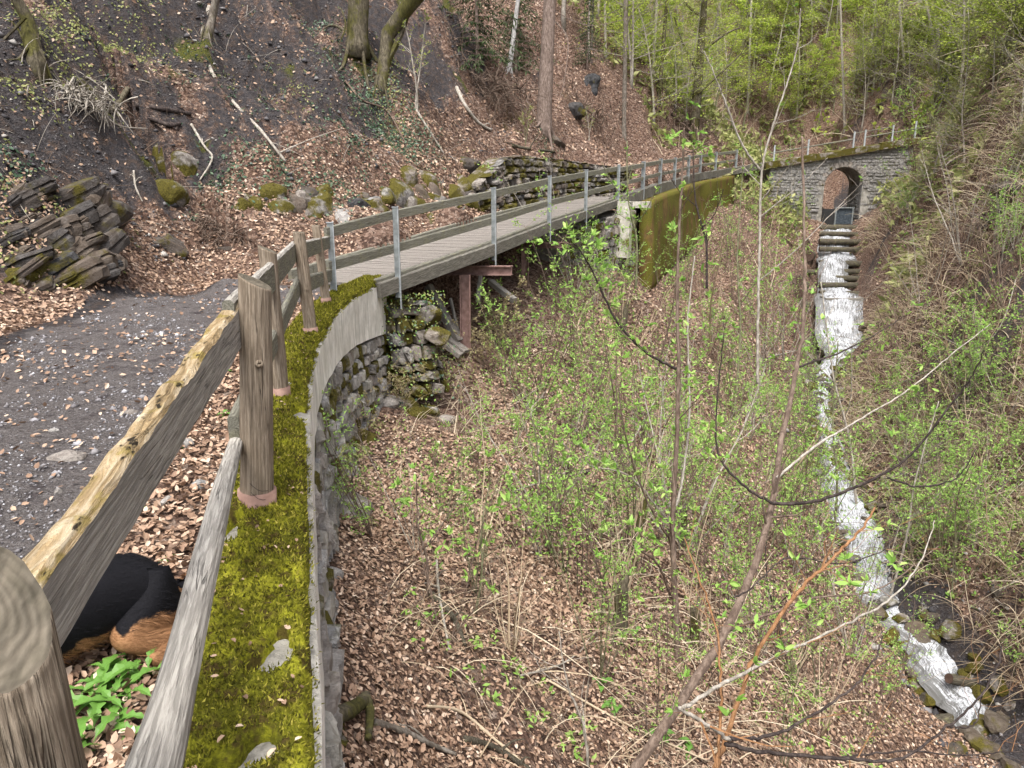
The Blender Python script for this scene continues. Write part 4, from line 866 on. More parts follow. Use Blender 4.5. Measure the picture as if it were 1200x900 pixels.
bankok = lambda x, y, r: (side_of(x, y, SEP) > .6) & (np.abs(side_of(x, y, PATHLINE)) > 2.3) & (RNG.random(len(x)) < .25 + .75 * (vnoise(x * 1.3, y * 1.3, 161) > .45))
shards("scree", 60000, 8, 30, -44, 0, .9, .032, 'scree', bankok)
shards("stream_gravel", 16000, 11, 45, 15, 46, .8, .05, 'scree', lambda x, y, r: (np.abs(side_of(x, y, STREAM)) < 1.5) & (side_of(x, y, SEP) < -1))
# small litter bits on the moss
x_ = RNG.integers(5, ns, 420); j_ = RNG.integers(2, nw - 2, 420); c = MV[x_, j_] + [0, 0, .012]; nn = np.tile([0, 0, 1.], (420, 1)) + RNG.normal(0, .3, (420, 3))
link("leaf_fragments", leaf_mesh("leaf_fragments", c, nn, .026, M['litter'], .6, .2, 2), kind='stuff')

# ------------------------------------------------------------------ dry stems, brambles and green ground cover
def brush(name, n, r0, r1, a0, a1, power, length, rad, mat, ok, up=(.0, .0, .8), spread=.7, droop=1.0):
    x, y, z, r = scatter(n, r0, r1, a0, a1, power, ok); b = np.stack([x, y, z - .02], -1); d = gnormal(x, y) * .5 + np.array(up) + RNG.normal(0, spread, (len(x), 3)); k = len(x)
    link(name, stem_mesh(name, b, d, length * RNG.uniform(.4, 1.3, k), rad * (1 + r * .03) * RNG.uniform(.6, 1.4, k), M[mat], droop, 5, .35), kind='stuff')
patch = lambda x, y, s, f=.5: vnoise(x * f, y * f, s)
rb = lambda x, y, r: (side_of(x, y, STREAM) < np.where(y > 30, -1.6, -.5)) & (RNG.random(len(x)) < .15 + .85 * (patch(x, y, 131) > .42))
ravine = lambda x, y, r: (side_of(x, y, SEP) < -.6) & (np.abs(side_of(x, y, STREAM)) > .9) & (RNG.random(len(x)) < .1 + .9 * (patch(x, y, 133) > .5))
brush("dry_brush", 22000, 10.5, 50, 14, 46, .9, 1.5, .007, 'dry', rb, (-.3, -.2, .8), .6, 1.3)
brush("dry_brush", 2000, 11, 45, 14, 46, .9, 2.2, .008, 'twig', rb, (-.4, -.3, 1.), .6, .9)
brush("dry_grass", 3500, 4, 30, -12, 34, .9, .8, .0045, 'dry', ravine, (.3, -.2, .3), .7, 1.3)
brush("dry_grass", 1500, 6, 30, -6, 34, .9, 1.6, .006, 'dry', ravine, (.2, -.1, .5), .8, 1.5)
def cover(name, n, r0, r1, a0, a1, power, size, mat, ok, lift=.1, jit=.6):
    x, y, z, r = scatter(n, r0, r1, a0, a1, power, ok); k = len(x); m = 5; c = np.repeat(np.stack([x, y, z + lift * RNG.uniform(.1, 1, k)], -1), m, 0) + RNG.normal(0, size * .3, (k * m, 3)); nn = np.tile([0, -.1, 1.], (k * m, 1)) + RNG.normal(0, jit, (k * m, 3))
    link(name, leaf_mesh(name, c, nn, size * (1 + np.repeat(r, m) * .015), M[mat], .42, .15, 1), kind='stuff')
cover("green_ground_cover", 9000, 10.5, 50, 16, 46, .9, .085, 'green', lambda x, y, r: (side_of(x, y, STREAM) < -.4) & (patch(x, y, 141, .45) + patch(x, y, 142, 1.5) * .4 > .72), .25)
cover("green_ground_cover", 10000, 10.5, 50, 16, 46, .9, .09, 'olive', lambda x, y, r: (side_of(x, y, STREAM) < -.5) & (patch(x, y, 144, .45) > .45), .25)
cover("green_ground_cover", 2400, 5, 34, -10, 34, .9, .06, 'green', lambda x, y, r: (side_of(x, y, SEP) < -.8) & (side_of(x, y, STREAM) > .8) & (patch(x, y, 145, .6) > .6), .15)
cover("ivy_cover", 6500, 10, 32, -44, 2, .9, .055, 'ivy', lambda x, y, r: (side_of(x, y, SEP) > .6) & (np.abs(side_of(x, y, PATHLINE)) > 2.6) & (patch(x, y, 147, .35) * .7 + patch(x, y, 148, 1.4) * .4 > .64), .06, .5)
cover("hill_undergrowth", 12000, 34, 95, -8, 46, .9, .26, 'olive', lambda x, y, r: (patch(x, y, 151, .12) > .38) & (np.abs(side_of(x, y, STREAM)) > 2) & (r > 46) | ((side_of(x, y, STREAM) < -2) & (r > 34)), 1.3, .9)
cover("hill_undergrowth", 9000, 40, 95, 0, 46, .9, .26, 'yellowgreen', lambda x, y, r: (patch(x, y, 152, .15) > .5) & (r > 48) & (np.abs(side_of(x, y, STREAM)) > 2), 2.2, .9)

brush("fallen_twigs", 2600, 3.5, 26, -20, 34, .9, .55, .0045, 'twig', ravine, (.2, -.3, -.1), .8, .3)
brush("fallen_twigs", 2600, 8, 30, -44, 2, .9, .7, .006, 'twig', bankok, (.1, -.4, -.2), .8, .3)
brush("fallen_twigs", 900, 8, 30, -44, 2, .9, .8, .006, 'paletwig', bankok, (.1, -.4, -.2), .8, .5)
brush("hill_brush", 4000, 30, 85, -10, 46, .9, 3.2, .010, 'dry', lambda x, y, r: ((r > 44) | (side_of(x, y, STREAM) < -2)) & ((np.abs(side_of(x, y, STREAM)) > 7) | (r > 62)) & (RNG.random(len(x)) < np.where(r > 60, .8, .5)), (0, 0, 1.2), .7, .3)
cover("bank_herbs", 3200, 8, 30, -44, 2, .9, .05, 'olive', lambda x, y, r: bankok(x, y, r) & (patch(x, y, 171, .8) > .6), .08)
# ------------------------------------------------------------------ shrubs and trees
def grow(seed, kind):
    """twigs and leaves of one woody plant, root at the origin; returns (stem mesh builder, twig arrays, leaf arrays)"""
    r = random.Random(seed); mb = MB(); lf = []
    K = dict(
        shrub=dict(stems=(4, 8), h=(1.3, 3.1), rad=.009, lean=.36, br=(4, 7), bl=.33, sub=2, leaf=.056, per=3, top=.25),
        airy=dict(stems=(3, 6), h=(2.2, 3.8), rad=.0075, lean=.22, br=(8, 13), bl=.25, sub=2, leaf=.042, per=3, top=.2),
        sapling=dict(stems=(1, 2), h=(2.6, 4.2), rad=.020, lean=.12, br=(9, 14), bl=.26, sub=3, leaf=.055, per=5, top=.3),
        stick=dict(stems=(5, 9), h=(1.4, 3.2), rad=.012, lean=.5, br=(3, 6), bl=.35, sub=2, leaf=.04, per=0, top=.3),
        pink=dict(stems=(4, 7), h=(1.2, 2.2), rad=.009, lean=.3, br=(5, 8), bl=.35, sub=2, leaf=.06, per=5, top=.2),
    )[kind]
    for s_ in range(r.randint(*K['stems'])):
        H = r.uniform(*K['h']); a = r.uniform(0, 2 * PI); d = Vector((math.cos(a) * K['lean'] * r.uniform(.3, 1.5), math.sin(a) * K['lean'] * r.uniform(.3, 1.5), 1)).normalized()
        p = Vector((math.cos(a) * .06, math.sin(a) * .06, -.1)); pts = [p]; n = 9; bend = Vector((r.uniform(-.3, .3), r.uniform(-.3, .3), 0))
        for k in range(n): d = (d + bend / n + Vector((r.gauss(0, .06), r.gauss(0, .06), .02))).normalized(); p = p + d * H / n; pts.append(p)
        r0 = K['rad'] * H / 2 * r.uniform(.7, 1.3); mb.tube(pts, [r0 * (1 - .8 * i / n) for i in range(n + 1)], 5)
        for q in range(r.randint(*K['br'])):
            f = K['top'] + (1 - K['top']) * r.random(); i = min(int(f * n), n - 1); b = pts[i].lerp(pts[i + 1], f * n - i); a = r.uniform(0, 2 * PI)
            L = H * K['bl'] * (1.15 - f * .75) * r.uniform(.5, 1.3); dd = Vector((math.cos(a), math.sin(a), r.uniform(.3, 1.1))).normalized(); bp = [b]
            for k in range(5): dd = (dd + Vector((r.gauss(0, .16), r.gauss(0, .16), r.gauss(.06, .1)))).normalized(); b = b + dd * L / 5; bp.append(b)
            mb.tube(bp, [r0 * .4 * (1 - f * .4) * (1 - .8 * k / 5) for k in range(6)], 3, False)
            ends = [(bp[-1], dd)] + [(bp[k], dd) for k in (2, 3, 4)]
            for z in range(K['sub']):
                k = r.randint(1, 4); o = bp[k]; d2 = (dd + Vector((r.gauss(0, .7), r.gauss(0, .7), r.gauss(.1, .4)))).normalized(); e1 = o + d2 * L * .2; e2 = e1 + (d2 + Vector((0, 0, .25))).normalized() * L * .2
                mb.tube([o, e1, e2], [r0 * .16, r0 * .12, r0 * .06], 3, False); ends.append((e2, d2)); ends.append((e1, d2))
            for (e, dv) in ends:
                for z in range(K['per']):
                    v = (dv * .5 + Vector((r.gauss(0, .7), r.gauss(0, .7), r.gauss(.15, .45)))).normalized(); lf.append((e, v, K['leaf'] * r.uniform(.6, 1.3)))
    return mb, lf
def leaves_from(lf, name, mat, detail=1, aspect=.42):
    c = np.array([tuple(a) for a, _, _ in lf]); d = np.array([tuple(b) for _, b, _ in lf]); s_ = np.array([z for _, _, z in lf]); nn = np.array([0, 0, 1.]) + RNG.normal(0, .45, (len(lf), 3)); nn = nn - d * (nn * d).sum(1, keepdims=True)
    return leaf_mesh(name, c, nn, s_, mat, aspect, .2, detail, pitch=d)
PROTO = {}
def proto(key, seed, kind, bark, leafmat):
    mb, lf = grow(seed, kind); PROTO[key] = (mb.mesh("stems", M[bark]), leaves_from(lf, "foliage", M[leafmat]) if lf else None)
for i in range(6): proto(('green', i), 300 + i, 'shrub', ('twig', 'paletwig', 'greentwig')[i % 3], 'green')
for i in range(5): proto(('sapling', i), 330 + i, 'sapling', ('greentwig', 'paletwig', 'twig')[i % 3], ('green', 'yellowgreen')[i % 2])
for i in range(5): proto(('bare', i), 360 + i, 'stick', ('dry', 'twig', 'paletwig')[i % 3], 'green')
for i in range(5): proto(('airy', i), 390 + i, 'airy', ('twig', 'greentwig', 'twig')[i % 3], 'green')
for i in range(2): proto(('pink', i), 380 + i, 'pink', 'twig', 'pink')
def plant(name, key, p, label, cat, group, scale=1, tilt=(0, 0)):
    t = thing(name, label, cat, p, 0, group); t.rotation_euler = (tilt[0], tilt[1], random.uniform(0, 6.28)); t.scale = (scale,) * 3
    st, fo = PROTO[key]; link("stems", st, t)
    if fo: link("foliage", fo, t)
    return t
LAND = [(460, 290, "second railing post of the footbridge"), (575, 265, "third railing post"), (642, 240, "fourth railing post"), (545, 370, "red trestle post"), (615, 315, "far trestle post"), (730, 260, "concrete pillar"), (800, 250, "mossy retaining wall"), (640, 215, "rubble retaining wall"), (985, 220, "arch opening"), (920, 215, "left end of the arch bridge"), (1045, 190, "right end of the arch bridge"), (985, 285, "top fall"), (980, 320, "second fall"), (985, 375, "third fall"), (968, 440, "narrow bend of the stream"), (975, 520, "middle run of the stream"), (1000, 600, "widening stream"), (1040, 680, "broad white run"), (1110, 760, "lower rapids"), (1160, 840, "last rapids"), (1095, 870, "bottom check dam"), (905, 590, "fork of the tall shrub"), (793, 500, "slender sapling"), (690, 570, "fallen mossy log"), (725, 720, "tall broken stump"), (812, 740, "hollow stump"), (430, 400, "bridge abutment"), (398, 560, "feathery seedling"), (400, 840, "mossy limb"), (640, 80, "big spruce"), (815, 120, "mossy footed tree"), (733, 80, "slim grey trunk"), (1130, 40, "leaning pale trunk"), (1101, 60, "twin stem tree"), (988, 80, "slim pale tree"), (892, 300, "pale forked sapling"), (1150, 400, "bleached arching branch"), (925, 790, "brown stump"), (1190, 215, "right edge boulder")]
USED = set()
def where(base, px, py):
    """base description + the nearest landmark and the direction from it, each wording once"""
    cs = sorted(LAND, key=lambda q: math.hypot(px - q[0], py - q[1]))
    for adj in ("", "smaller ", "another ", "fuller ", "thinner ", "lower ", "taller ", "further "):
        for (x, y, nm) in cs[:4]:
            dx, dy = px - x, py - y; d = ("right of" if dx > 0 else "left of") if abs(dx) > abs(dy) else ("just below" if dy > 0 else "just above")
            if math.hypot(dx, dy) > 90: d = "well " + d.replace("just ", "")
            lab = f"{adj}{base} {d} the {nm}"
            if lab not in USED and len(lab.split()) <= 16: USED.add(lab); return lab
    return base
def near_word(px, py):
    """a place word that can be found in the picture"""
    if py > 700: v = "low in the ravine"
    elif py > 480: v = "on the ravine slope"
    else: v = "upslope"
    return v
shr = random.Random(77)
SHR = [(440, 620, 0, .6), (490, 640, 1, .6), (520, 600, 2, .55), (560, 560, 3, .6), (600, 520, 4, .7), (640, 560, 5, .7), (680, 500, 0, .9), (620, 470, 2, .8), (700, 430, 3, 1.0), (740, 480, 4, 1.1), (680, 400, 5, 1.), (720, 380, 0, 1.1), (700, 350, 1, 1.0),
       (800, 440, 3, 1.3), (830, 400, 4, 1.3), (860, 420, 5, 1.4), (880, 380, 0, 1.6), (780, 540, 1, 1.1), (820, 600, 2, 1), (860, 540, 3, 1.2), (900, 500, 4, 1.3), (920, 560, 5, 1.2), (880, 640, 0, 1.1), (930, 660, 1, 1.1), (700, 620, 2, .9), (750, 660, 3, .9), (640, 650, 4, .8), (700, 710, 5, .7), (960, 720, 0, 1), (900, 760, 1, .8), (950, 620, 2, 1.2), (1010, 820, 3, .8), (860, 700, 4, .9),
       (940, 470, 5, 1.3), (1100, 560, 0, 1.1), (1140, 620, 1, 1), (1180, 580, 2, 1), (1090, 460, 3, 1.3), (1150, 420, 4, 1.2), (1190, 780, 5, .7), (1150, 720, 0, .8), (1180, 480, 1, 1), (1060, 500, 2, 1.2)]
for _ in range(34):                       # fill the ravine slope: more of the same shrubs between the listed ones
    px, py = shr.uniform(590, 960), shr.uniform(300, 680)
    if (px < 640 and py > 520) or (px > 730 and px < 880 and py < 400) or (px < 660 and py < 440): continue
    SHR.append((px, py, shr.randrange(6), .75 + .9 * (700 - py) / 400))
for _ in range(26): SHR.append((shr.uniform(1050, 1230), shr.uniform(240, 700), shr.randrange(6), shr.uniform(.7, 1.3)))
for i, (px, py, sc) in enumerate([(640, 640, .8), (700, 800, .6), (770, 880, .55), (850, 840, .7), (920, 900, .6), (680, 700, .7), (740, 660, .9), (820, 700, .9), (880, 780, .8), (960, 820, .8), (1010, 900, .7), (900, 640, 1), (940, 600, 1.1), (800, 560, 1.1), (850, 500, 1.2), (720, 560, 1), (950, 520, 1.3), (1000, 760, .9), (1040, 830, .8), (560, 700, .55), (760, 460, 1.3), (700, 470, 1.1), (900, 440, 1.5), (930, 400, 1.6), (1090, 620, 1.0), (1150, 560, 1.1), (1120, 480, 1.2), (860, 350, 1.6)]):
    plant("airy_sapling", ('airy', i % 5), on_ground(px, py), where("airy multi stemmed sapling", px, py), "sapling", "airy saplings of the ravine", sc)
side_words = [("pale twiggy shrub", "brushy shrub", "thin shrub", "leafy shrub", "spreading shrub", "open shrub")]
for i, (px, py, k, sc) in enumerate(SHR):
    p = on_ground(px, py + 10)
    far_bank = side_of(np.array([p.x]), np.array([p.y]), STREAM)[0] < 0
    plant("leafy_shrub", ('green', k), p, where("thin green leaved shrub", px, py), "shrub", "green shrubs beyond the stream" if far_bank else "green shrubs on the near ravine slope", sc * shr.uniform(.85, 1.1), (shr.uniform(-.1, .15), shr.uniform(-.1, .15)))
for i, (px, py, k, sc) in enumerate([(500, 455, 0, .5), (572, 440, 1, .8), (600, 420, 0, .9), (585, 400, 1, .7), (470, 480, 1, .5), (425, 520, 0, .5)]):
    plant("pinkish_shrub", ('pink', k), on_ground(px, py), where("wispy shrub with pinkish young leaves", px, py), "shrub", "pinkish shrubs under the footbridge", sc)
for i, (px, py, k, sc) in enumerate([(700, 470, 0, 1.2), (740, 560, 1, 1.1), (800, 640, 2, 1.2), (730, 660, 3, 1), (830, 520, 4, 1.3), (880, 600, 0, 1.2), (860, 480, 1, 1.3), (640, 600, 2, .8), (560, 640, 3, .7), (520, 740, 4, .7), (600, 760, 0, .6), (930, 780, 1, .8), (1000, 760, 2, .9), (960, 850, 3, .8), (820, 800, 4, .7), (1120, 420, 0, 1.5), (1180, 360, 1, 1.3), (1080, 360, 2, 1.6), (1150, 520, 3, 1.2), (1100, 640, 4, 1), (1160, 660, 0, 1), (1060, 420, 1, 1.5), (1130, 300, 2, 1.5), (900, 330, 3, 2), (870, 300, 4, 2), (830, 400, 0, 1.6), (940, 350, 1, 1.6), (920, 420, 2, 1.4)]):
    p = on_ground(px, py + 8); far_bank = px > 1020
    plant("bare_shrub", ('bare', k), p, where("bare many stemmed shrub", px, py), "shrub", "bare shrubs on the far bank" if far_bank else "bare shrubs on the near slope", sc)

# ------------------------------------------------------------------ trees
def tree_parts(seed, H, r0, bark, leafmat, first=.35, nb=26, bl=.28, leaf=.16, per=7, sub=4, lean=(0, 0), curve=.05, up=.45, base=1.6, dens=1):
    r = random.Random(seed); tr = MB(); br = MB(); lf = []; n = 14; p = Vector((0, 0, -.4)); d = Vector((lean[0], lean[1], 1)).normalized(); pts = [p]
    for k in range(n): d = (d + Vector((r.gauss(0, curve), r.gauss(0, curve), .02 * (lean[0] ** 2 + lean[1] ** 2 < .5)))).normalized(); p = p + d * (H + .4) / n; pts.append(p)
    tr.tube(pts, [r0 * (base if k == 0 else (1.15 if k == 1 else 1)) * (1 - .82 * k / n) for k in range(n + 1)], 10, wob=.06)
    for q in range(nb):
        f = first + (1 - first) * r.random() ** .85; i = min(int(f * n), n - 1); b = pts[i].lerp(pts[i + 1], f * n - i); a = r.uniform(0, 2 * PI); L = H * bl * (1.25 - f) * r.uniform(.55, 1.3)
        dd = Vector((math.cos(a), math.sin(a), r.uniform(up - .3, up + .4))).normalized(); bp = [b]
        for k in range(6): dd = (dd + Vector((r.gauss(0, .14), r.gauss(0, .14), r.gauss(.02, .08)))).normalized(); b = b + dd * L / 6; bp.append(b)
        rb_ = r0 * .38 * (1 - f * .7); br.tube(bp, [rb_ * (1 - .85 * k / 6) for k in range(7)], 4, False); ends = []
        for z in range(sub):
            k = r.randint(1, 5); o = bp[k]; d2 = (dd + Vector((r.gauss(0, .6), r.gauss(0, .6), r.gauss(0, .3)))).normalized(); e1 = o + d2 * L * .17; e2 = e1 + d2 * L * .17 + Vector((0, 0, r.uniform(-.1, .2)))
            br.tube([o, e1, e2], [rb_ * .35, rb_ * .25, rb_ * .1], 3, False); ends += [e1, e2]
        ends += bp[2:]
        for e in ends:
            for z in range(int(per * r.uniform(.3, 1.6) * dens)):
                v = Vector((r.gauss(0, 1), r.gauss(0, 1), r.gauss(0, .35))).normalized(); lf.append((e + v * L * .09 * abs(r.gauss(0, 1)) + Vector((0, 0, r.gauss(0, .04 * L))), v, leaf * r.uniform(.6, 1.3)))
    return tr.mesh("trunk", M[bark], True), br.mesh("branches", M[bark]), (leaves_from(lf, "crown", M[leafmat], 1, .55) if lf else None)
def spruce_parts(seed, H, r0, bare=.35, leaf=.22):
    r = random.Random(seed); tr = MB(); br = MB(); lf = []; tr.tube([(0, 0, -.4), (0, 0, .6), (.05, 0, H * .5), (0, .05, H)], [r0 * 1.35, r0, r0 * .6, r0 * .06], 12, wob=.05); z = H * bare
    while z < H * .98:
        for q in range(5):
            a = r.uniform(0, 2 * PI); L = (H - z) * .30 * r.uniform(.7, 1.2) + .2; e = Vector((math.cos(a) * L, math.sin(a) * L, z - L * .35)); b = Vector((0, 0, z)); m_ = b.lerp(e, .5) + Vector((0, 0, .1 * L)); br.tube([b, m_, e], [r0 * .16, r0 * .1, r0 * .03], 3, False)
            for k in range(int(10 + L * 12)):
                f = r.random(); o = (b.lerp(m_, f * 2) if f < .5 else m_.lerp(e, f * 2 - 1)); v = Vector((r.gauss(0, .7), r.gauss(0, .7), r.uniform(-.9, -.1))) + (e - b).normalized() * .5; lf.append((o, v.normalized(), leaf * r.uniform(.7, 1.5)))
        z += H * .018 + .12
    return tr.mesh("trunk", M['sprucebark'], True), br.mesh("branches", M['sprucebark']), leaves_from(lf, "crown", M['dark'], 1, .22)
def put_tree(name, parts, p, label, cat='tree', group=None, scale=1, rz=None, tilt=(0, 0)):
    t = thing(name, label, cat, p, 0, group); t.rotation_euler = (tilt[0], tilt[1], random.uniform(0, 6.28) if rz is None else rz); t.scale = (scale,) * 3
    for nm, me in zip(("trunk", "branches", "crown"), parts):
        if me: link(nm, me, t)
    return t
TP = {
    'beech': [tree_parts(400 + i, 14, .11, 'paletwig', 'yellowgreen', .12, 50, .30, .15, 8, 7, up=.25) for i in range(3)],
    'young': [tree_parts(410 + i, 7, .055, 'greentwig', 'yellowgreen', .12, 30, .32, .12, 7, 5, up=.35) for i in range(3)],
    'bare': [tree_parts(420 + i, 15, .10, 'paletwig', 'olive', .25, 46, .30, .15, 1, 9, up=.5) for i in range(3)],
    'olive': [tree_parts(430 + i, 9, .06, 'paletwig', 'olive', .08, 46, .34, .11, 4, 8, up=.4) for i in range(3)],
}
tr_ = random.Random(5)
def far_tree(px, py, key, scale, label, group, t=None):
    p = on_ground(px, py) if t is None else P(px, py, t)
    L_ = TP[key]; return put_tree(key + ("_tree" if key != 'bare' else "_branched_tree"), L_[tr_.randrange(len(L_))], p, label, 'tree', group, scale * tr_.uniform(.85, 1.15), None, (tr_.uniform(-.05, .05), tr_.uniform(-.05, .05)))
for (px, py, key, sc) in [(760, 60, 'beech', .9), (800, 110, 'beech', .9), (850, 130, 'beech', .9), (870, 60, 'bare', 1), (900, 120, 'beech', .9), (925, 40, 'bare', 1), (930, 140, 'young', 1.2), (960, 90, 'bare', .9), (980, 40, 'beech', 1), (1000, 120, 'young', 1.3), (1020, 60, 'bare', 1), (1040, 20, 'bare', 1), (1045, 130, 'olive', 1.1), (1080, 80, 'bare', .8), (1100, 130, 'olive', 1), (1130, 60, 'bare', .8), (1160, 130, 'olive', .8), (1190, 60, 'olive', .9), (840, 20, 'bare', 1), (780, 20, 'bare', 1), (890, 10, 'beech', 1), (950, 10, 'bare', 1), (1000, 5, 'beech', 1),
                          (700, 20, 'bare', 1), (740, 100, 'bare', .7), (1070, 150, 'olive', .8), (1090, 40, 'beech', .8), (870, 150, 'young', 1.3), (905, 155, 'young', 1.1), (1110, 10, 'bare', .9), (1170, 10, 'bare', .8), (820, 60, 'young', 1.3), (740, 30, 'beech', .8), (960, 150, 'young', 1), (1010, 150, 'olive', .9), (1130, 200, 'olive', .7), (1180, 240, 'olive', .5), (1090, 220, 'olive', .6), (1150, 280, 'olive', .4), (1195, 150, 'olive', .7), (660, 30, 'bare', .8), (690, 70, 'bare', .6)] + [(tr_.uniform(700, 1200), tr_.uniform(5, 150), tr_.choice(('beech', 'young', 'young', 'beech', 'olive')), tr_.uniform(.6, 1.1)) for _ in range(54)]:
    wd = {'beech': "grey trunked yellow green tree", 'young': "slender bright leaved young tree", 'bare': "leafless fine branched tree", 'olive': "bushy olive leaved small tree"}[key]
    far_tree(px, py, key, sc, where(wd, px, py), {'beech': "leafing trees of the far slope", 'young': "young bright green trees of the far slope", 'bare': "leafless trees of the far slope", 'olive': "olive bushy trees beyond the ravine"}[key])

# ------------------------------------------------------------------ woody plants measured on the photograph (each branch has its own distance)
def px_plant(name, label, cat, branches, leaves=(), group=None, leafmat='green', lsize=.055, seed=1, sides=6):
    """branches: (pixel points, depth at start, depth at end, radius start, radius end, bark). Built as world-space tubes about their own root."""
    r = random.Random(seed); b0 = branches[0]; root = P(*b0[0][0], b0[1]); t = thing(name, label, cat, root, 0, group); lf = []; tw = MB()
    for bi, (pts, t0, t1, r0, r1, bark) in enumerate(branches):
        n = len(pts); w = [P(x, y, t0 + (t1 - t0) * k / (n - 1)) - root for k, (x, y) in enumerate(pts)]; c = bezier(w, 8 * n); m = len(c)
        c = [p + Vector((r.gauss(0, .0035), r.gauss(0, .0035), r.gauss(0, .0035))) * (1 if 0 < k < m - 1 else 0) for k, p in enumerate(c)]
        mb = MB(); mb.tube(c, [(r0 + (r1 - r0) * k / (m - 1)) * (1 + .1 * mnoise.noise(Vector((k * .5, bi, 0)))) for k in range(m)], sides); mb.build("trunk" if bi == 0 else "branch", M[bark], t, True)
        for q in range(5 if len(w) > 3 else 2):               # leafless side twigs
            k = int(m * (.2 + .75 * r.random())); k = min(k, m - 2); o = c[k]; ax_ = (c[k + 1] - c[k]).normalized(); d = (ax_ * .9 + Vector((r.gauss(0, .6), r.gauss(0, .6), r.gauss(.1, .5)))).normalized(); L = r.uniform(.15, .55) * (t0 / 5) ** .5; rr0 = max(r1 * .7, (r0 + (r1 - r0) * k / (m - 1)) * .4)
            e1 = o + d * L * .4; e2 = e1 + (d + Vector((r.gauss(0, .2), r.gauss(0, .2), .15))).normalized() * L * .35; e3 = e2 + (d + Vector((r.gauss(0, .3), r.gauss(0, .3), .3))).normalized() * L * .3; tw.tube([o, e1, e2, e3], [rr0, rr0 * .75, rr0 * .5, rr0 * .25], 4, False)
            e4 = e1 + (d + Vector((r.gauss(0, .8), r.gauss(0, .8), .2))).normalized() * L * .3; tw.tube([e1, e4], [rr0 * .5, rr0 * .2], 3, False)
        for q in range(leaves[bi] if bi < len(leaves) else 0):
            k = int(m * (.15 + .85 * r.random())); k = min(k, m - 1); o = c[k]; L = r.uniform(.12, .38); d = Vector((r.gauss(0, .8), r.gauss(0, .6), r.gauss(.4, .5))).normalized(); e = o + d * L * .5; e2 = e + (d + Vector((0, 0, .2))) * L * .5
            tw.tube([o, e, e2], [min(r0, r1 * 1.2) * .4, r1 * .3, r1 * .2], 3, False)
            for ee, cnt in ((e2, 7), (e, 3)):
                for z in range(cnt): v = (d * .6 + Vector((r.gauss(0, .7), r.gauss(0, .7), r.gauss(.1, .4)))).normalized(); lf.append((ee, v, lsize * r.uniform(.6, 1.3)))
    if tw.v: tw.build("twigs", M[branches[0][5]], t, kind='stuff')
    if lf: link("foliage", leaves_from(lf, "foliage", M[leafmat], 2), t)
    return t
gr = on_ground(715, 985); tr0 = gr.y / (CP + (450 - 985) / F_PX * SP)
px_plant("forked_shrub", "tall forked shrub with bare dark curving branches in the foreground right of centre", "shrub", [
    ([(700, 985), (745, 900), (800, 820), (850, 740), (885, 660), (905, 590), (915, 520), (930, 450), (941, 380), (943, 290), (940, 160)], tr0, 6.6, .046, .010, 'twig'),
    ([(905, 590), (950, 588), (1000, 572), (1060, 540), (1110, 480), (1140, 440), (1152, 410)], 5.7, 5.0, .015, .003, 'darktwig'),
    ([(905, 590), (870, 568), (842, 530), (840, 470), (848, 400), (848, 370)], 5.7, 5.5, .012, .003, 'darktwig'),
    ([(850, 740), (900, 720), (960, 700), (1030, 690), (1100, 640)], 5.6, 6.4, .013, .004, 'twig'),
    ([(935, 430), (980, 415), (1020, 395), (1060, 370)], 6.2, 6.6, .010, .003, 'darktwig'),
    ([(910, 560), (960, 520), (1010, 490), (1060, 460), (1110, 420), (1160, 380)], 5.8, 7, .012, .004, 'paletwig'),
    ([(1040, 560), (1080, 570), (1120, 560), (1145, 525)], 5.2, 5.0, .008, .003, 'darktwig'),
], [8, 3, 10, 8, 4, 4, 2], seed=3)
px_plant("arching_shrub", "low arching shrub with long dark and orange shoots at the bottom right of the ravine", "shrub", [
    ([(832, 960), (838, 900), (850, 868), (880, 780), (930, 700), (975, 655), (1010, 620), (1025, 595)], 3.4, 4.4, .017, .006, 'orangetwig'),
    ([(850, 872), (900, 882), (980, 888), (1050, 890), (1110, 852), (1150, 815), (1172, 770), (1172, 755)], 3.5, 4.2, .011, .004, 'darktwig'),
    ([(852, 866), (900, 862), (950, 840), (1000, 805), (1025, 770), (1035, 745)], 3.5, 4.0, .010, .003, 'darktwig'),
    ([(800, 830), (850, 800), (920, 765), (985, 735), (1045, 700), (1080, 655), (1095, 610)], 3.4, 4.6, .011, .003, 'paletwig'),
    ([(795, 830), (830, 850), (855, 868)], 3.4, 3.5, .010, .010, 'paletwig'),
    ([(840, 900), (845, 820), (840, 740), (820, 680), (802, 630)], 3.5, 4.2, .009, .003, 'orangetwig'),
    ([(1110, 852), (1140, 850), (1150, 820), (1146, 790)], 4.0, 4.1, .006, .002, 'darktwig'),
    ([(985, 888), (1060, 880), (1130, 885), (1200, 880)], 3.8, 4.4, .006, .003, 'darktwig'),
    ([(860, 700), (880, 690), (920, 655), (990, 660), (1040, 640), (1060, 600)], 4.5, 4.9, .006, .003, 'darktwig'),
], [6, 0, 0, 4, 0, 3], seed=5)
g2 = on_ground(793, 775); tt2 = g2.y / (CP + (450 - 775) / F_PX * SP)
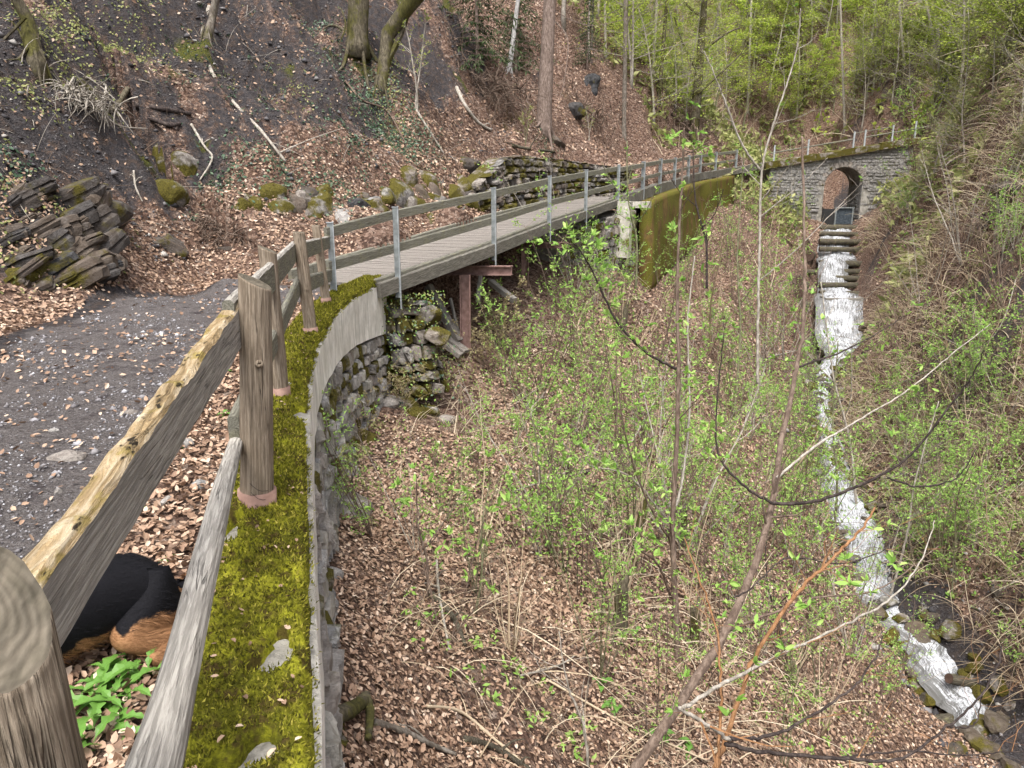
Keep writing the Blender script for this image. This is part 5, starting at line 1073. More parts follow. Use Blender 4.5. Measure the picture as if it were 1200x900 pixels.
px_plant("slender_sapling", "slender upright brown sapling with green leaf tufts at the centre of the ravine", "sapling", [
    ([(795, 785), (791, 700), (788, 620), (792, 540), (795, 450), (794, 320), (800, 200), (802, 150)], tt2, tt2 * .93, .045, .009, 'twig'),
    ([(792, 432), (760, 415), (725, 380), (700, 330), (684, 300), (672, 285)], tt2 * .95, tt2 * .85, .020, .005, 'darktwig'),
    ([(790, 600), (800, 560), (808, 480), (806, 380), (814, 300)], tt2, tt2, .020, .008, 'paletwig'),
    ([(790, 640), (760, 590), (735, 520), (724, 450)], tt2, tt2 * .9, .018, .006, 'twig'),
    ([(790, 620), (740, 560), (690, 545), (660, 520)], tt2, tt2 * .9, .013, .005, 'paletwig'),
    ([(786, 700), (770, 660), (740, 640)], tt2, tt2 * .9, .02, .01, 'twig'),
], [30, 26, 20, 16, 10, 6], seed=8, lsize=.085)
def tg(px, py): g = on_ground(px, py); return g.y / (CP + (450 - py) / F_PX * SP)
a = tg(890, 440)
px_plant("pale_forked_sapling", "pale grey forked sapling with swelling buds rising before the wooded slope", "sapling", [
    ([(888, 450), (888, 390), (890, 290), (893, 200), (908, 140), (925, 90), (935, 50), (938, 10)], 13, 12, .030, .008, 'paletwig'),
    ([(891, 200), (870, 170), (852, 125), (838, 90), (825, 60)], 12.7, 12, .022, .008, 'paletwig'),
    ([(890, 255), (915, 235), (940, 215), (970, 185)], 12.8, 12, .014, .005, 'paletwig'),
    ([(892, 235), (920, 200), (935, 185)], 12.8, 12, .010, .004, 'paletwig'),
    ([(905, 145), (930, 140), (955, 128)], 12.4, 12, .008, .003, 'paletwig'),
    ([(888, 330), (925, 300), (985, 240), (1010, 215)], 12.9, 12, .014, .004, 'paletwig')], [3, 2, 2, 1, 1, 2], seed=11, lsize=.05)
for i, (x0, y0, x1, y1, bark, lab, L) in enumerate([(860, 480, 872, 180, 'greentwig', "greenish thin stem rising between the leafy shrubs right of centre", 6), (735, 640, 722, 420, 'twig', "straight brown stem beside a rotten stump on the ravine slope", 8), (1005, 600, 962, 330, 'paletwig', "pale thin stem standing in front of the white cascade", 2), (975, 640, 982, 400, 'greentwig', "leaning greenish stem at the edge of the white stream", 3), (828, 330, 812, 175, 'darktwig', "dark budding stem in front of the mossy retaining wall", 2), (745, 330, 735, 165, 'greentwig', "young stem with bright leaf tufts in front of the pale concrete pillar", 12), (640, 640, 655, 470, 'twig', "thin stem with leaf tufts near the fallen mossy trunk", 6),
                                                    (720, 760, 680, 560, 'twig', "brown stem leaning left over the leaf litter", 7), (500, 700, 488, 560, 'twig', "short stem with fresh leaf tufts below the rubble wall", 7), (300 + 255, 720, 575, 560, 'greentwig', "green shoot with leaf tufts on the brown ravine slope", 8), (690, 900, 655, 740, 'paletwig', "thin pale stem in the leaf litter at the lower middle", 0), (1040, 700, 1100, 470, 'paletwig', "long pale stem arching right across the far bank", 1), (912, 760, 897, 640, 'darktwig', "dark short stem low beside the forked shrub", 2)]):
    t0 = tg(x0, y0); t0 = min(t0, 22)
    px_plant("thin_sapling", lab, "sapling", [([(x0, y0 + 8), (x0 * .7 + x1 * .3 + 4, y0 * .7 + y1 * .3), (x0 * .4 + x1 * .6 - 3, y0 * .4 + y1 * .6), (x1, y1)], t0, t0 * .96, .0016 * t0 + .006, .0007 * t0, bark),
        ([(x0 * .6 + x1 * .4, y0 * .6 + y1 * .4), (x0 * .4 + x1 * .6 + 18, y0 * .5 + y1 * .5), (x1 + 36, y0 * .3 + y1 * .7)], t0, t0 * .95, .0008 * t0, .0004 * t0, bark),
        ([(x0 * .45 + x1 * .55, y0 * .45 + y1 * .55), (x1 - 18, y0 * .3 + y1 * .7), (x1 - 30, y0 * .15 + y1 * .85)], t0, t0 * .97, .0007 * t0, .0004 * t0, bark)], [L, L // 2, L // 2], seed=20 + i, lsize=.05 + .003 * t0)

# ------------------------------------------------------------------ big trees of the left slope
def px_tree(name, label, x0, y0, x1, y1, w0, w1, bark, branches=(), cat='tree', group=None, crown=None, mid=None, droot=None, twist=0):
    t0 = tg(x0, y0) if droot is None else droot; b = P(x0, y0, t0); v = (450 - y1) / F_PX; t1 = b.y / (CP + v * SP) * (1 - twist); e = P(x1, y1, t1); d = e - b
    tt_ = thing(name, label, cat, b, 0, group); r0 = w0 * t0 / F_PX / 2 * .72; r1 = w1 * t1 / F_PX / 2 * .8; pts = [Vector((0, 0, -.3)) - d * .04, Vector((0, 0, .05))] + [d * f + (Vector(P(mid[0], mid[1], t0)) - b - d * .5) * (1 - abs(2 * f - 1)) * (1 if mid else 0) if mid else d * f for f in (.12, .3, .5, .7, .85)] + [d, d * 1.6 + Vector((.1, .2, .5))]
    mb = MB(); mb.tube(pts, [r0 * 1.3, r0 * 1.12, r0, r0 * .97 + r1 * .03, (r0 + r1) / 2, r0 * .4 + r1 * .6, r1 * 1.05, r1, r1 * .5], 14, wob=.05); mb.build("trunk", M[bark], tt_, True)
    for k in range(5):                                # surface roots
        a = 2 * PI * k / 5 + .4; q = [Vector((math.cos(a) * r0 * .7, math.sin(a) * r0 * .7, .25))] 
        for z in range(1, 4): x_ = b.x + math.cos(a) * r0 * (1 + z * .8); y_ = b.y + math.sin(a) * r0 * (1 + z * .8); q.append(Vector((x_, y_, gz(x_, y_) + .02)) - b)
        m2 = MB(); m2.tube(bezier(q, 9), [r0 * .22 * (1 - .09 * i) for i in range(10)][:len(bezier(q, 9))], 6); m2.build("root", M[bark], tt_, True)
    for (pts_, ta, ra, rb_) in branches:
        w = [P(x, y, t0 * ta) - b for x, y in pts_]; c = bezier(w, 18); m2 = MB(); m2.tube(c, [ra + (rb_ - ra) * k / (len(c) - 1) for k in range(len(c))], 5); m2.build("branch", M[bark], tt_)
    return tt_
px_tree("spruce_tree", "tall straight spruce trunk with pinkish grey bark standing above the retaining wall", 637, 150, 646, -40, 24, 17, 'sprucebark', [([(645, 20), (665, 45), (662, 90), (655, 120)], .97, .03, .008), ([(645, 10), (690, 30), (740, 20)], .97, .02, .006), ([(644, 60), (610, 80), (585, 100)], 1, .02, .006)])
px_tree("beech_tree", "slim grey tree trunk rising above the far end of the footbridge", 731, 160, 734, -30, 7, 6, 'bark', [([(733, 30), (745, 10), (760, -10)], 1, .04, .02), ([(733, 60), (715, 40), (700, 20)], 1, .03, .01)])
px_tree("leaning_mossy_tree", "mossy curved tree leaning right from the steep bank at the top", 447, 100, 505, -30, 20, 25, 'mossbark', [([(455, 70), (470, 40), (480, 10)], 1, .1, .05)], mid=(455, 40))
px_tree("ivy_covered_tree", "stout dark tree butt wrapped in ivy stems at the top of the bank", 418, 52, 422, -40, 34, 30, 'mossbark', [([(400, 10), (405, 30), (398, 50)], .98, .03, .02)])
px_tree("slope_tree", "thin bent tree trunk growing out of the dark soil bank", 243, 44, 258, -30, 14, 9, 'bark', [], mid=(249, 22))
px_tree("corner_tree", "mossy pale tree base clinging with roots to the rocky bank in the top corner", 42, 75, 8, -20, 26, 12, 'mossbark', [([(30, 20), (0, 50), (-20, 60)], .98, .03, .02)], mid=(32, 22))
px_tree("birch_tree", "small pale birch trunk between the spruce and the leafy bank", 597, 82, 607, 0, 8, 6, 'birch', [])
px_tree("mossy_based_tree", "dark tree with a thick mossy foot and exposed roots where the path bends", 813, 160, 828, -30, 15, 8, 'mossbark', [([(822, 60), (850, 40), (868, 32)], 1, .12, .03), ([(820, 90), (800, 50), (790, 20)], 1, .1, .03), ([(818, 110), (845, 85), (870, 60), (880, 30)], .98, .08, .02), ([(824, 20), (805, 5), (800, -20)], 1, .1, .04)])
px_tree("leaning_pale_tree", "broken pale leaning trunk on the wooded far right slope", 1112, 82, 1168, -4, 9, 7, 'birch', [], cat="dead tree")
px_tree("twin_stem_tree", "pale tan forked tree on the slope above the arch bridge", 1101, 110, 1100, 60, 5, 4, 'paletwig', [([(1100, 75), (1093, 40), (1085, 0)], 1, .12, .06), ([(1101, 80), (1112, 50), (1114, 0)], 1, .12, .05), ([(1100, 90), (1085, 70), (1060, 60)], 1, .06, .03)])
px_tree("slim_tree", "straight slim pale tree just behind the arch bridge parapet", 990, 155, 985, 10, 4, 3, 'paletwig', [([(988, 90), (1000, 70), (1010, 40)], 1, .05, .02)])
for i, (x0, y0, x1, w, lab) in enumerate([(693, 60, 697, 4, "thin upright trunk in the wood between the spruce and the bend"), (765, 90, 772, 5, "grey leaning trunk among yellow green leaves"), (772, 118, 785, 6, "pale grey trunk above the bend of the path"), (840, 110, 842, 5, "dark thin trunk behind the mossy footed tree"), (876, 130, 882, 4, "slender trunk among the bright leaves"), (942, 120, 936, 4, "slender grey trunk over the near end of the arch bridge"), (1030, 110, 1042, 4, "slender brown trunk upslope of the arch"), (1060, 80, 1050, 4, "thin leaning trunk high on the far hill"), (1185, 60, 1180, 7, "darker trunk at the upper right edge"), (660, 20, 668, 5, "small trunk behind the spruce"), (710, 70, 708, 4, "thin pale trunk on the brown slope"), (905, 90, 915, 4, "leaning thin trunk high in the wood"), (785, 60, 790, 5, "straight trunk up in the yellow green wood")]):
    px_tree("forest_tree", lab, x0, y0, x1, -40, w, w * .8, ('bark', 'paletwig', 'mossbark')[i % 3])
sp_ = spruce_parts(3, 9, .10, .05, .20); put_tree("young_spruce", sp_, on_ground(560, 90), "dark young spruce with drooping boughs left of the big spruce trunk", 'tree', None, .75)
put_tree("young_spruce", spruce_parts(4, 8, .09, .05, .18), on_ground(605, 88), "second dark young spruce close behind the pale birch trunk", 'tree', None, .8)
put_tree("young_spruce", spruce_parts(6, 6, .08, .1, .16), on_ground(688, 82), "small dark spruce right of the big spruce trunk", 'tree', None, .6)

# ------------------------------------------------------------------ rocks and boulders
RK = [rock_mesh("rock", 100 + i, M['rock'], 3, .75) for i in range(5)]; RM = [rock_mesh("rock", 120 + i, M['stonemoss'], 3, .8) for i in range(4)]; RP = [rock_mesh("rock", 140 + i, M['palerock'], 3, .8) for i in range(4)]; RW = [rock_mesh("rock", 160 + i, M['wet'], 2, .7) for i in range(4)]
def rock(me, px, py, wpx, hpx, label, group=None, name="boulder", cat="rock", sink=.3, t=None):
    p = on_ground(px, py) if t is None else P(px, py, t); d = p.y / (CP + (450 - py) / F_PX * SP); w, h = wpx * d / F_PX, hpx * d / F_PX
    o = link(name, me, loc=(p.x, p.y + w * .45, p.z - h * sink * .8), rot=(random.uniform(-.3, .3), random.uniform(-.3, .3), random.uniform(0, 6.28)), label=label, cat=cat, group=group); o.scale = (w * 1.3, w * 1.25, h * 1.55); return o
random.seed(21)
for (me, px, py, w, h, lab) in [
    (RM[0], 200, 195, 55, 60, "large moss covered rock on the dark bank below the exposed roots"), (RM[1], 185, 225, 40, 35, "mossy rock low on the bank under the large mossy rock"), (RM[2], 290, 238, 32, 34, "mossy rock on the bank straight above the first wooden fence posts"), (RP[0], 345, 238, 30, 40, "pale upright boulder with mossy top on the bank"), (RM[3], 375, 242, 40, 45, "mossy boulder beside the pale upright one"), (RP[1], 395, 262, 36, 50, "grey striped boulder behind the first steel railing post"), (RM[0], 425, 240, 40, 28, "flat mossy rock on the leafy bank left of the bridge"),
    (RM[1], 475, 208, 26, 38, "dark rock with mossy crown above the footbridge railing"), (RM[2], 496, 212, 26, 32, "rounded bright mossy rock above the footbridge railing"), (RK[0], 517, 222, 16, 34, "narrow dark upright rock left of the retaining wall"), (RM[3], 560, 205, 46, 40, "mossy rock joined to the left end of the retaining wall"), (RK[1], 540, 188, 40, 30, "dark rock above the left end of the retaining wall"), (RM[0], 505, 262, 18, 24, "small mossy rock behind the bridge deck"),
    (RK[3], 95, 240, 70, 60, "dark shale crag with roots above the layered shale"), (RK[0], 95, 310, 60, 36, "dark rounded rock at the foot of the shale outcrop"), (RM[1], 8, 325, 40, 26, "small mossy rock at the left edge by the leaf strip"), (RK[1], 262, 292, 70, 34, "low dark soil covered rock behind the leaning fence posts"), (RK[3], 180, 282, 50, 26, "dark earthy lump with roots over the leaf strip"),
    (RK[2], 685, 95, 40, 30, "dark mossy rock on the brown slope right of the spruce"), (RK[3], 668, 128, 30, 24, "dark rock beneath the root tangle right of the spruce"), (RK[4], 650, 165, 26, 18, "small dark rock over the retaining wall"), (RK[1], 1195, 220, 40, 20, "dark rock at the right edge of the far bank")]:
    rock(me, px, py, w, h, lab)
def slab_mesh(seed, mat):
    r = random.Random(seed); mb = MB(); k = 7; ring = [(math.cos(2 * PI * i / k + r.uniform(-.3, .3)) * r.uniform(.35, .55), math.sin(2 * PI * i / k + r.uniform(-.3, .3)) * r.uniform(.35, .55)) for i in range(k)]
    vs = []
    for z, s_ in ((-.5, .92), (-.15, 1.0), (.1, .9), (.12, 1.02), (.42, .97), (.5, .86)): vs += [(x * s_ * r.uniform(.93, 1.05), y * s_ * r.uniform(.93, 1.05), z + r.uniform(-.05, .05)) for x, y in ring]
    mb.add(vs, [(l * k + i, l * k + (i + 1) % k, (l + 1) * k + (i + 1) % k, (l + 1) * k + i) for l in range(5) for i in range(k)] + [tuple(range(k - 1, -1, -1)), tuple(5 * k + i for i in range(k))]); return mb.mesh("rock_slab", mat)
SLB = [slab_mesh(500 + i, M['rock']) for i in range(8)]
oc = thing("shale_outcrop", "dark layered shale outcrop with mossy ledges beside the gravel path", "rock outcrop", on_ground(50, 300)); ocr = random.Random(8); o0 = Vector(oc.location)
for k in range(120):
    px, py = ocr.uniform(-15, 108), ocr.uniform(225, 332)
    if py < 250 and px > 95: continue
    p = on_ground(px, py); L = ocr.uniform(.3, .9); me = SLB[ocr.randrange(8)]
    o = link("rock_slab", me, oc, loc=p - o0 + Vector((0, .26, ocr.uniform(-.2, 0))), rot=(ocr.uniform(-.1, .45), ocr.uniform(-.6, -.35), ocr.uniform(-.3, .55))); o.scale = (L * 1.2, L * .8, L * ocr.uniform(.14, .42))
for (px, py, w, h, lab) in [(70, 541, 34, 12, "pale flat stone lying on the gravel path"), (150, 486, 14, 7, "small white stone behind the mossy top rail"), (66, 580, 9, 7, "little white pebble on the path edge"), (60, 506, 10, 5, "little grey stone on the path"), (215, 525, 16, 10, "pale stone in the leaves beside the fence"), (165, 735, 26, 18, "grey stone in the leaves in front of the dog"), (192, 592, 14, 12, "pale stone between rail and leaves"), (232, 573, 14, 10, "grey stone near the fence post foot"), (320, 509, 11, 9, "white chip lying on the wall moss")]:
    p = on_ground(px, py); o = rock(RP[random.randrange(4)] if w < 30 else RP[2], px, py, w, h * 1.3, lab, "loose stones by the path", "stone", "stone", 0, t=(4.64 if px == 320 else None)); 
# wet rocks and debris along the stream
sr = random.Random(31)
for k in range(210):
    i = sr.randrange(12, len(SL) - 1); f = sr.random(); a, b = SL[i], SL[i + 1]; q = [a[z] + (b[z] - a[z]) * f for z in range(4)]; s_ = sr.choice((-1, 1)); px = (q[0] - sr.uniform(-24, 14)) if s_ < 0 else (q[1] + sr.uniform(-24, 16)); sc = sr.uniform(.25, .7) * (1 if q[3] > 20 else .75)
    if px > 1230: continue
    p = P(px, q[2], q[3]); z = gz(p.x, p.y); o = link("stream_rock", RW[sr.randrange(4)] if sr.random() < .6 else RM[sr.randrange(4)], loc=(p.x, p.y, min(z + .1, p.z + .15)), rot=(sr.uniform(-.5, .5), sr.uniform(-.5, .5), sr.uniform(0, 6)), label=where("dark wet rock", px, q[2]), cat="rock", group="wet rocks lining the stream"); o.scale = (sc * 1.2, sc, sc * .9)
# log cribs beside the falls: right stacks and left butts
lg = random.Random(41)
def a_log(x0, y0, x1, y1, t0, t1, wpx, label, mat='log'):
    a, b = P(x0, y0, t0), P(x1, y1, t1); r = wpx * t0 / F_PX / 2; Mx = frame_mat(a, b); L = (b - a).length; mb = MB()
    mb.tube([(0, 0, L * f) for f in np.linspace(0, 1, 9)], [r * lg.uniform(.92, 1.05) for _ in range(9)], 12, False); o = thing("dam_log", label, "log", (0, 0, 0), 0, "logs of the check dams"); o.matrix_world = Mx
    link("log_body", mb.mesh("log_body", M[mat], True), o)
    for z, s_ in ((-.004, 1), (L + .004, -1)): m2 = MB(); m2.add([(r * .97 * math.cos(c), r * .97 * math.sin(c), z) for c in np.linspace(0, 2 * PI, 12, endpoint=False)], [tuple(range(12))[::-s_]]); m2.build("cut_end", M['logend'], o)
for (x0, x1, y, w, t, wd) in [(963 + 0, 1016, 266.5, 7, 44.9, "pale sill log across the top of the cascade"), (1006, 1027, 274, 6, 44.4, "second log down beside the top fall"), (1007, 1030, 283, 7, 44.0, "third log down beside the top fall"), (1007, 1030, 292, 6, 43.6, "fourth log down beside the top fall"), (990, 1035, 309, 8, 42.2, "thick top log of the second fall's crib"), (990, 1023, 318, 7, 41.8, "second log of the second fall's crib"), (990, 1015, 326, 8, 41.4, "third log of the second fall's crib"), (1008, 1040, 334, 7, 40.8, "long thin log above the grey slab"), (1018, 1045, 345, 9, 40.0, "mossy log right of the grey slab"), (1016, 1034, 355, 11, 39.2, "dark thick log beside the third fall"), (1014, 1040, 366, 8, 38.5, "log low beside the third fall"), (1014, 1034, 378, 8, 38, "lowest log beside the third fall"), (918, 948, 333, 8, 40.5, "left bank log next to the second fall"), (912, 940, 343, 8, 40, "mossy log on the left bank beside the grey slab"), (922, 950, 356, 7, 39, "lowest log on the left bank"), (930, 958, 318, 6, 41.5, "short log on the left bank near the second fall")]:
    xs = x0 if x0 < 960 else 960; a_log(xs, y, x1, y + 1, t + .35, t - .05, w, wd)
for (x, y, w, t, wd) in [(934, 328, 11, 40.2, "reddish cut log butt on the left bank"), (936, 344, 10, 39.4, "dark cut log butt on the left bank"), (948, 300, 12, 42.2, "mossy round butt left of the top fall"), (1017, 326, 10, 41, "dark cut butt right of the second fall"), (1012, 344, 10, 40, "ringed log butt right of the slab"), (943, 285, 10, 43, "reddish log butt left of the top fall")]:
    a_log(x, y, x + 2, y - 1, t, t + 1.6, w, wd)
slab = MB(); c = P(986, 343, 39.7); slab.box((0, 0, 0), (2.3, 1.6, .5), jit=.05); o = slab.build("check_dam_slab", M['conc']); o.location = c - Vector((0, 0, .42)); tag(o, "pale concrete slab step between the second and third falls", "slab")
for (x0, y0, x1, y1, t0, t1, w, wd) in [(1078, 855, 1132, 842, 14.2, 14.6, 22, "stout log at the bottom check dam"), (1062, 873, 1128, 868, 13.8, 14.2, 20, "long wet log below the stout one"), (1072, 893, 1118, 888, 13.4, 13.8, 20, "lowest log of the bottom check dam"), (1112, 795, 1138, 800, 14.6, 14.8, 12, "short mossy log in the stream"), (1045, 800, 1075, 812, 15.5, 15.2, 9, "thin log at the left edge of the lower stream")]:
    a_log(x0, y0, x1, y1, t0, t1, w, wd)
for k, (x, y, w, wd) in enumerate([(1120, 885, 36, "dark rounded rock beside the bottom logs"), (1105, 820, 26, "brown rock between the lower logs"), (1150, 870, 30, "wet rock in the lower stream"), (1085, 815, 22, "rock at the left of the lower stream"), (1180, 855, 30, "wet rock right of the lower stream"), (1175, 700, 16, "small rock on the right bank"), (1060, 740, 24, "dark rock splitting the white water"), (1040, 735, 18, "small wet rock left of the white water")]):
    rock(RW[k % 4], x, y, w, w * .7, wd, name="rock")

# ------------------------------------------------------------------ dead wood: roots, fallen branches, stumps
def dead_branch(pts, r0, r1, bark, label, tl=None, lift=.04, name="fallen_branch", cat="branch", forks=2, off=0):
    w = []
    for k, (x, y) in enumerate(pts): p = on_ground(x, y) if tl is None else P(x, y, tl[0] + (tl[1] - tl[0]) * k / (len(pts) - 1)); w.append(p + Vector((0, -lift * .5, lift)))
    t = thing(name, label, cat, w[0]); c = bezier([p - w[0] for p in w], 8 * len(w)); m = len(c); mb = MB(); rr_ = [(r0 + (r1 - r0) * k / (m - 1)) * random.uniform(.88, 1.12) for k in range(m)]; mb.tube(c, rr_, 7); mb.build("limb", M[bark], t, True)
    for q in range(forks):
        k = random.randint(m // 4, m - 2); d = Vector((random.gauss(0, 1), random.gauss(0, .5), random.uniform(0, .8))).normalized(); L = (c[-1] - c[0]).length * random.uniform(.12, .3); m2 = MB(); m2.tube(bezier([c[k], c[k] + d * L * .5 + Vector((0, 0, .03)), c[k] + d * L], 8), [rr_[k] * .6 * (1 - .09 * z) for z in range(9)][:len(bezier([c[k], c[k], c[k]], 8))], 5); m2.build("twig", M[bark], t)
    return t
random.seed(61)
for (pts, r0, r1, bark, lab) in [
    ([(246, 12), (238, 45), (248, 85), (275, 125), (305, 155), (335, 193)], .05, .03, 'paletwig', "long pale curved branch lying down the dark bank"),
    ([(405, 165 - 65), (425, 120), (455, 140), (480, 180)], .03, .015, 'twig', "brown branch hanging down the ivy bank"),
    ([(488, 132), (500, 150), (520, 182)], .04, .02, 'paletwig', "bare pale pole on the ashen bank"),
    ([(535, 105), (545, 125), (560, 148), (575, 154)], .07, .04, 'paletwig', "thick pale branch slanting over the brown slope"),
    ([(225, 150), (240, 175), (250, 195), (235, 215)], .03, .015, 'paletwig', "crooked grey branch beside the large mossy rock"),
    ([(158, 205), (160, 222), (168, 240)], .02, .012, 'paletwig', "short pale root left of the large mossy rock"),
    ([(92, 98), (110, 112), (130, 135), (155, 142)], .07, .05, 'mossbark', "thick mossy root jutting from the bank"),
    ([(88, 95), (80, 115), (86, 130)], .02, .01, 'paletwig', "grey rootlet hanging from the jutting root"), ([(100, 97), (125, 105), (120, 130), (140, 150), (175, 165)], .025, .012, 'paletwig', "long twisted grey root over the dark soil"),
    ([(160, 130), (195, 135), (225, 140)], .06, .04, 'darktwig', "dark log lying level on the soil bank"), ([(178, 146), (200, 153), (212, 150)], .05, .04, 'darktwig', "shorter dark log just under the level one"),
    ([(600, 172), (620, 176), (650, 180)], .06, .04, 'log', "fallen log on top of the retaining wall"), ([(755, 122), (775, 132), (792, 138)], .07, .05, 'darktwig', "dark fallen log on the slope near the bend"),
    ([(505, 700), (530, 725), (545, 760)], .035, .02, 'log', "weathered stick on the leaves below the rubble"), ([(512, 660), (515, 700), (527, 765)], .016, .010, 'paletwig', "long bare pale stick on the leaf slope"),
    ([(440, 852), (475, 862), (510, 878), (535, 888)], .022, .012, 'bark', "grey lichened branch in the leaves at the bottom"), ([(500, 832), (540, 838), (580, 870), (610, 895)], .012, .010, 'dry', "curved tan stem low in the leaf litter"), ([(545, 870), (580, 880), (620, 905)], .025, .018, 'log', "split stick at the bottom edge"),
    ([(690, 555), (655, 560), (635, 530)], .05, .03, 'darktwig', "rotten dark branch beside the fallen mossy trunk"), ([(600, 580), (680, 545), (700, 500)], .012, .006, 'paletwig', "thin pale bent stem over the slope"),
    ([(740, 520), (790, 440), (830, 440)], .02, .010, 'paletwig', "arched pale stem among the shrubs"), ([(610, 795), (660, 780), (700, 750)], .012, .006, 'paletwig', "thin forked stick above the lower litter"), ([(640, 800), (730, 850), (830, 895)], .012, .008, 'dry', "long thin stem across the lower slope"),
    ([(900, 420), (960, 400), (1040, 330)], .03, .015, 'paletwig', "pale branch fallen by the cascade"), ([(1010, 470), (1080, 440), (1160, 400), (1190, 330)], .03, .012, 'paletwig', "long pale branch arching on the far bank"), ([(1180, 720), (1165, 700), (1195, 680)], .03, .02, 'paletwig', "pale broken branch at the right edge"),
    ([(1060, 400), (1110, 430), (1130, 470)], .03, .015, 'darktwig', "dark branch in the tangle of the far bank"), ([(1180, 240), (1150, 262), (1120, 300)], .03, .01, 'paletwig', "bleached branch on the upper far bank")]:
    dead_branch(pts, r0, r1, bark, lab)
def stump(px, py, wpx, hpx, label, lean=(0, 0), bark='mossbark', name="tree_stump"):
    p = on_ground(px, py); d = p.y / (CP + (450 - py) / F_PX * SP); r = wpx * d / F_PX / 2 * .62; h = hpx * d / F_PX * .85; t = thing(name, label, "stump", p); mb = MB()
    mb.tube([(0, 0, -.4), (0, 0, 0), (lean[0] * h * .3 + r * .15, 0, h * .3), (lean[0] * h * .6, lean[1] * h, h * .6), (lean[0] * h - r * .2, 0, h * .85), (lean[0] * h + r * .3, 0, h), (lean[0] * h + r * .45, 0, h * 1.12)], [r * 1.8, r * 1.3, r, r * .95, r * .85, r * .5, r * .1], 12, True, .2); mb.build("trunk", M[bark], t)
    for k in range(6):
        a = random.uniform(0, 6.28); m2 = MB(); q = Vector((math.cos(a), math.sin(a), 0)); m2.tube(bezier([q * r * .6 + Vector((0, 0, h * random.uniform(.2, .9))), q * r * 1.6 + Vector((0, 0, h * 1.1)), q * r * 2.4 + Vector((0, 0, h * 1.7))], 8), [r * .16, r * .12, r * .1, r * .08, r * .07, r * .06, r * .05, r * .04, r * .03], 5); m2.build("shoot", M['dry'], t)
    return t
stump(725, 740, 26, 80, "tall mossy broken stump with dry shoots in the middle of the ravine slope", (.05, 0)); stump(812, 760, 22, 70, "dark hollow stump between leafless stems on the lower slope"); stump(740, 660, 14, 90, "slim rotten trunk snag right of the fallen mossy trunk", (.15, 0)); stump(925, 800, 24, 30, "low brown stump in the brush near the stream"); stump(800, 640, 14, 60, "narrow dark snag behind the slender sapling"); stump(728, 400, 12, 50, "dark snag upslope among the green shrubs", (.1, 0))
dead_branch([(636, 528), (660, 545), (700, 590), (722, 610)], .09, .06, 'mossbark', "fallen mossy trunk lying across the ravine slope", name="fallen_log", cat="log")
dead_branch([(358, 862), (385, 858), (415, 845), (432, 832)], .055, .04, 'mossbark', "thick mossy limb jutting from the foot of the wall", name="mossy_limb", lift=.12, forks=0)
dead_branch([(432, 830), (438, 850), (436, 880)], .03, .02, 'mossbark', "short mossy stub hanging off the thick mossy limb", name="mossy_limb", lift=.14, forks=0)
# tangles of roots on the banks
for (px, py, n_, L, lab) in [(570, 112, 260, 1.3, "tangle of brown roots and brush under the young spruces"), (800, 150, 200, 1.8, "mat of exposed roots at the foot of the mossy footed tree"), (95, 118, 200, .6, "hanging rootlets below the jutting mossy root"), (250, 280, 120, .5, "fringe of roots over the low dark rock"), (690, 140, 120, 1.1, "root tangle right of the spruce trunk")]:
    p = on_ground(px, py); b = np.array(p)[None] + RNG.normal(0, 1, (n_, 3)) * [L * .6, L * .3, L * .22]; zz = ground(b[:, 0], b[:, 1]); b[:, 2] = np.maximum(b[:, 2], zz); d = RNG.normal(0, .8, (n_, 3)) + [0, -.3, -.1]
    o = link("root_tangle", stem_mesh("root_tangle", b, d, L * RNG.uniform(.4, 1.1, n_), np.full(n_, .010 + p.y * .0005), M['twig' if px != 95 else 'paletwig'], .9, 5, .6)); tag(o, lab, "roots", kind='stuff')

# ------------------------------------------------------------------ small plants near the fence
def rosette(px, py, n, L, mat, label, name, cat, toothed=True, t=None, W=.16, aim=0):
    p = on_ground(px, py) if t is None else P(px, py, t); root = thing(name, label, cat, p); r = random.Random(px); shared = []
    for v in range(4):
        mb = MB(); pts = []; k = 9
        for i in range(k + 1):
            f = i / k; w = W * L * math.sin(PI * min(1, f * .95 + .08)) * (.35 + .65 * f) * ((1.35 if i % 2 else .6) if toothed and 0 < i < k else 1); z = L * (.42 * math.sin(f * 2.4) - .12 * f)
            pts += [(-w, f * L, z + w * .35), (0, f * L, z), (w, f * L, z + w * .35)]
        mb.add(pts, [q for i in range(k) for q in ((i * 3, i * 3 + 1, i * 3 + 4, i * 3 + 3), (i * 3 + 1, i * 3 + 2, i * 3 + 5, i * 3 + 4))]); shared.append(mb.mesh("leaf", M[mat]))
    for i in range(n):
        o = link("leaf", r.choice(shared), root, loc=(r.gauss(0, L * .25), r.gauss(0, L * .25), 0), rot=(r.uniform(-.5, .35), r.uniform(-.3, .3), r.uniform(0, 6.28))); s_ = r.uniform(.6, 1.2); o.scale = (s_, s_, s_)
rosette(128, 822, 30, .17, 'herb', "leafy dandelion rosette growing in the brown leaves near the dog", "dandelion", "plant"); rosette(112, 868, 16, .14, 'herb', "smaller dandelion clump hugging the foreground post", "dandelion", "plant"); rosette(152, 800, 12, .13, 'herb', "dandelion clump behind the leafy rosette", "dandelion", "plant"); rosette(88, 745, 5, .10, 'herb', "low dark green leaf pair under the dog's belly", "weed", "plant", False)
for (x, y, n_, s_, lab) in [(259, 490, 6, .09, "broad round leaf by the fence post"), (262, 437, 10, .08, "little green weed beside the path edge"), (200, 525, 8, .06, "small weed between leaves by the fence"), (205, 465, 7, .06, "tiny weed beside the top rail"), (155, 600, 8, .06, "small green weed by the rail"), (195, 660, 6, .05, "small weed near the dog's back")]: rosette(x, y, n_, s_, 'herb', lab, "weed", "plant", False, W=.3)
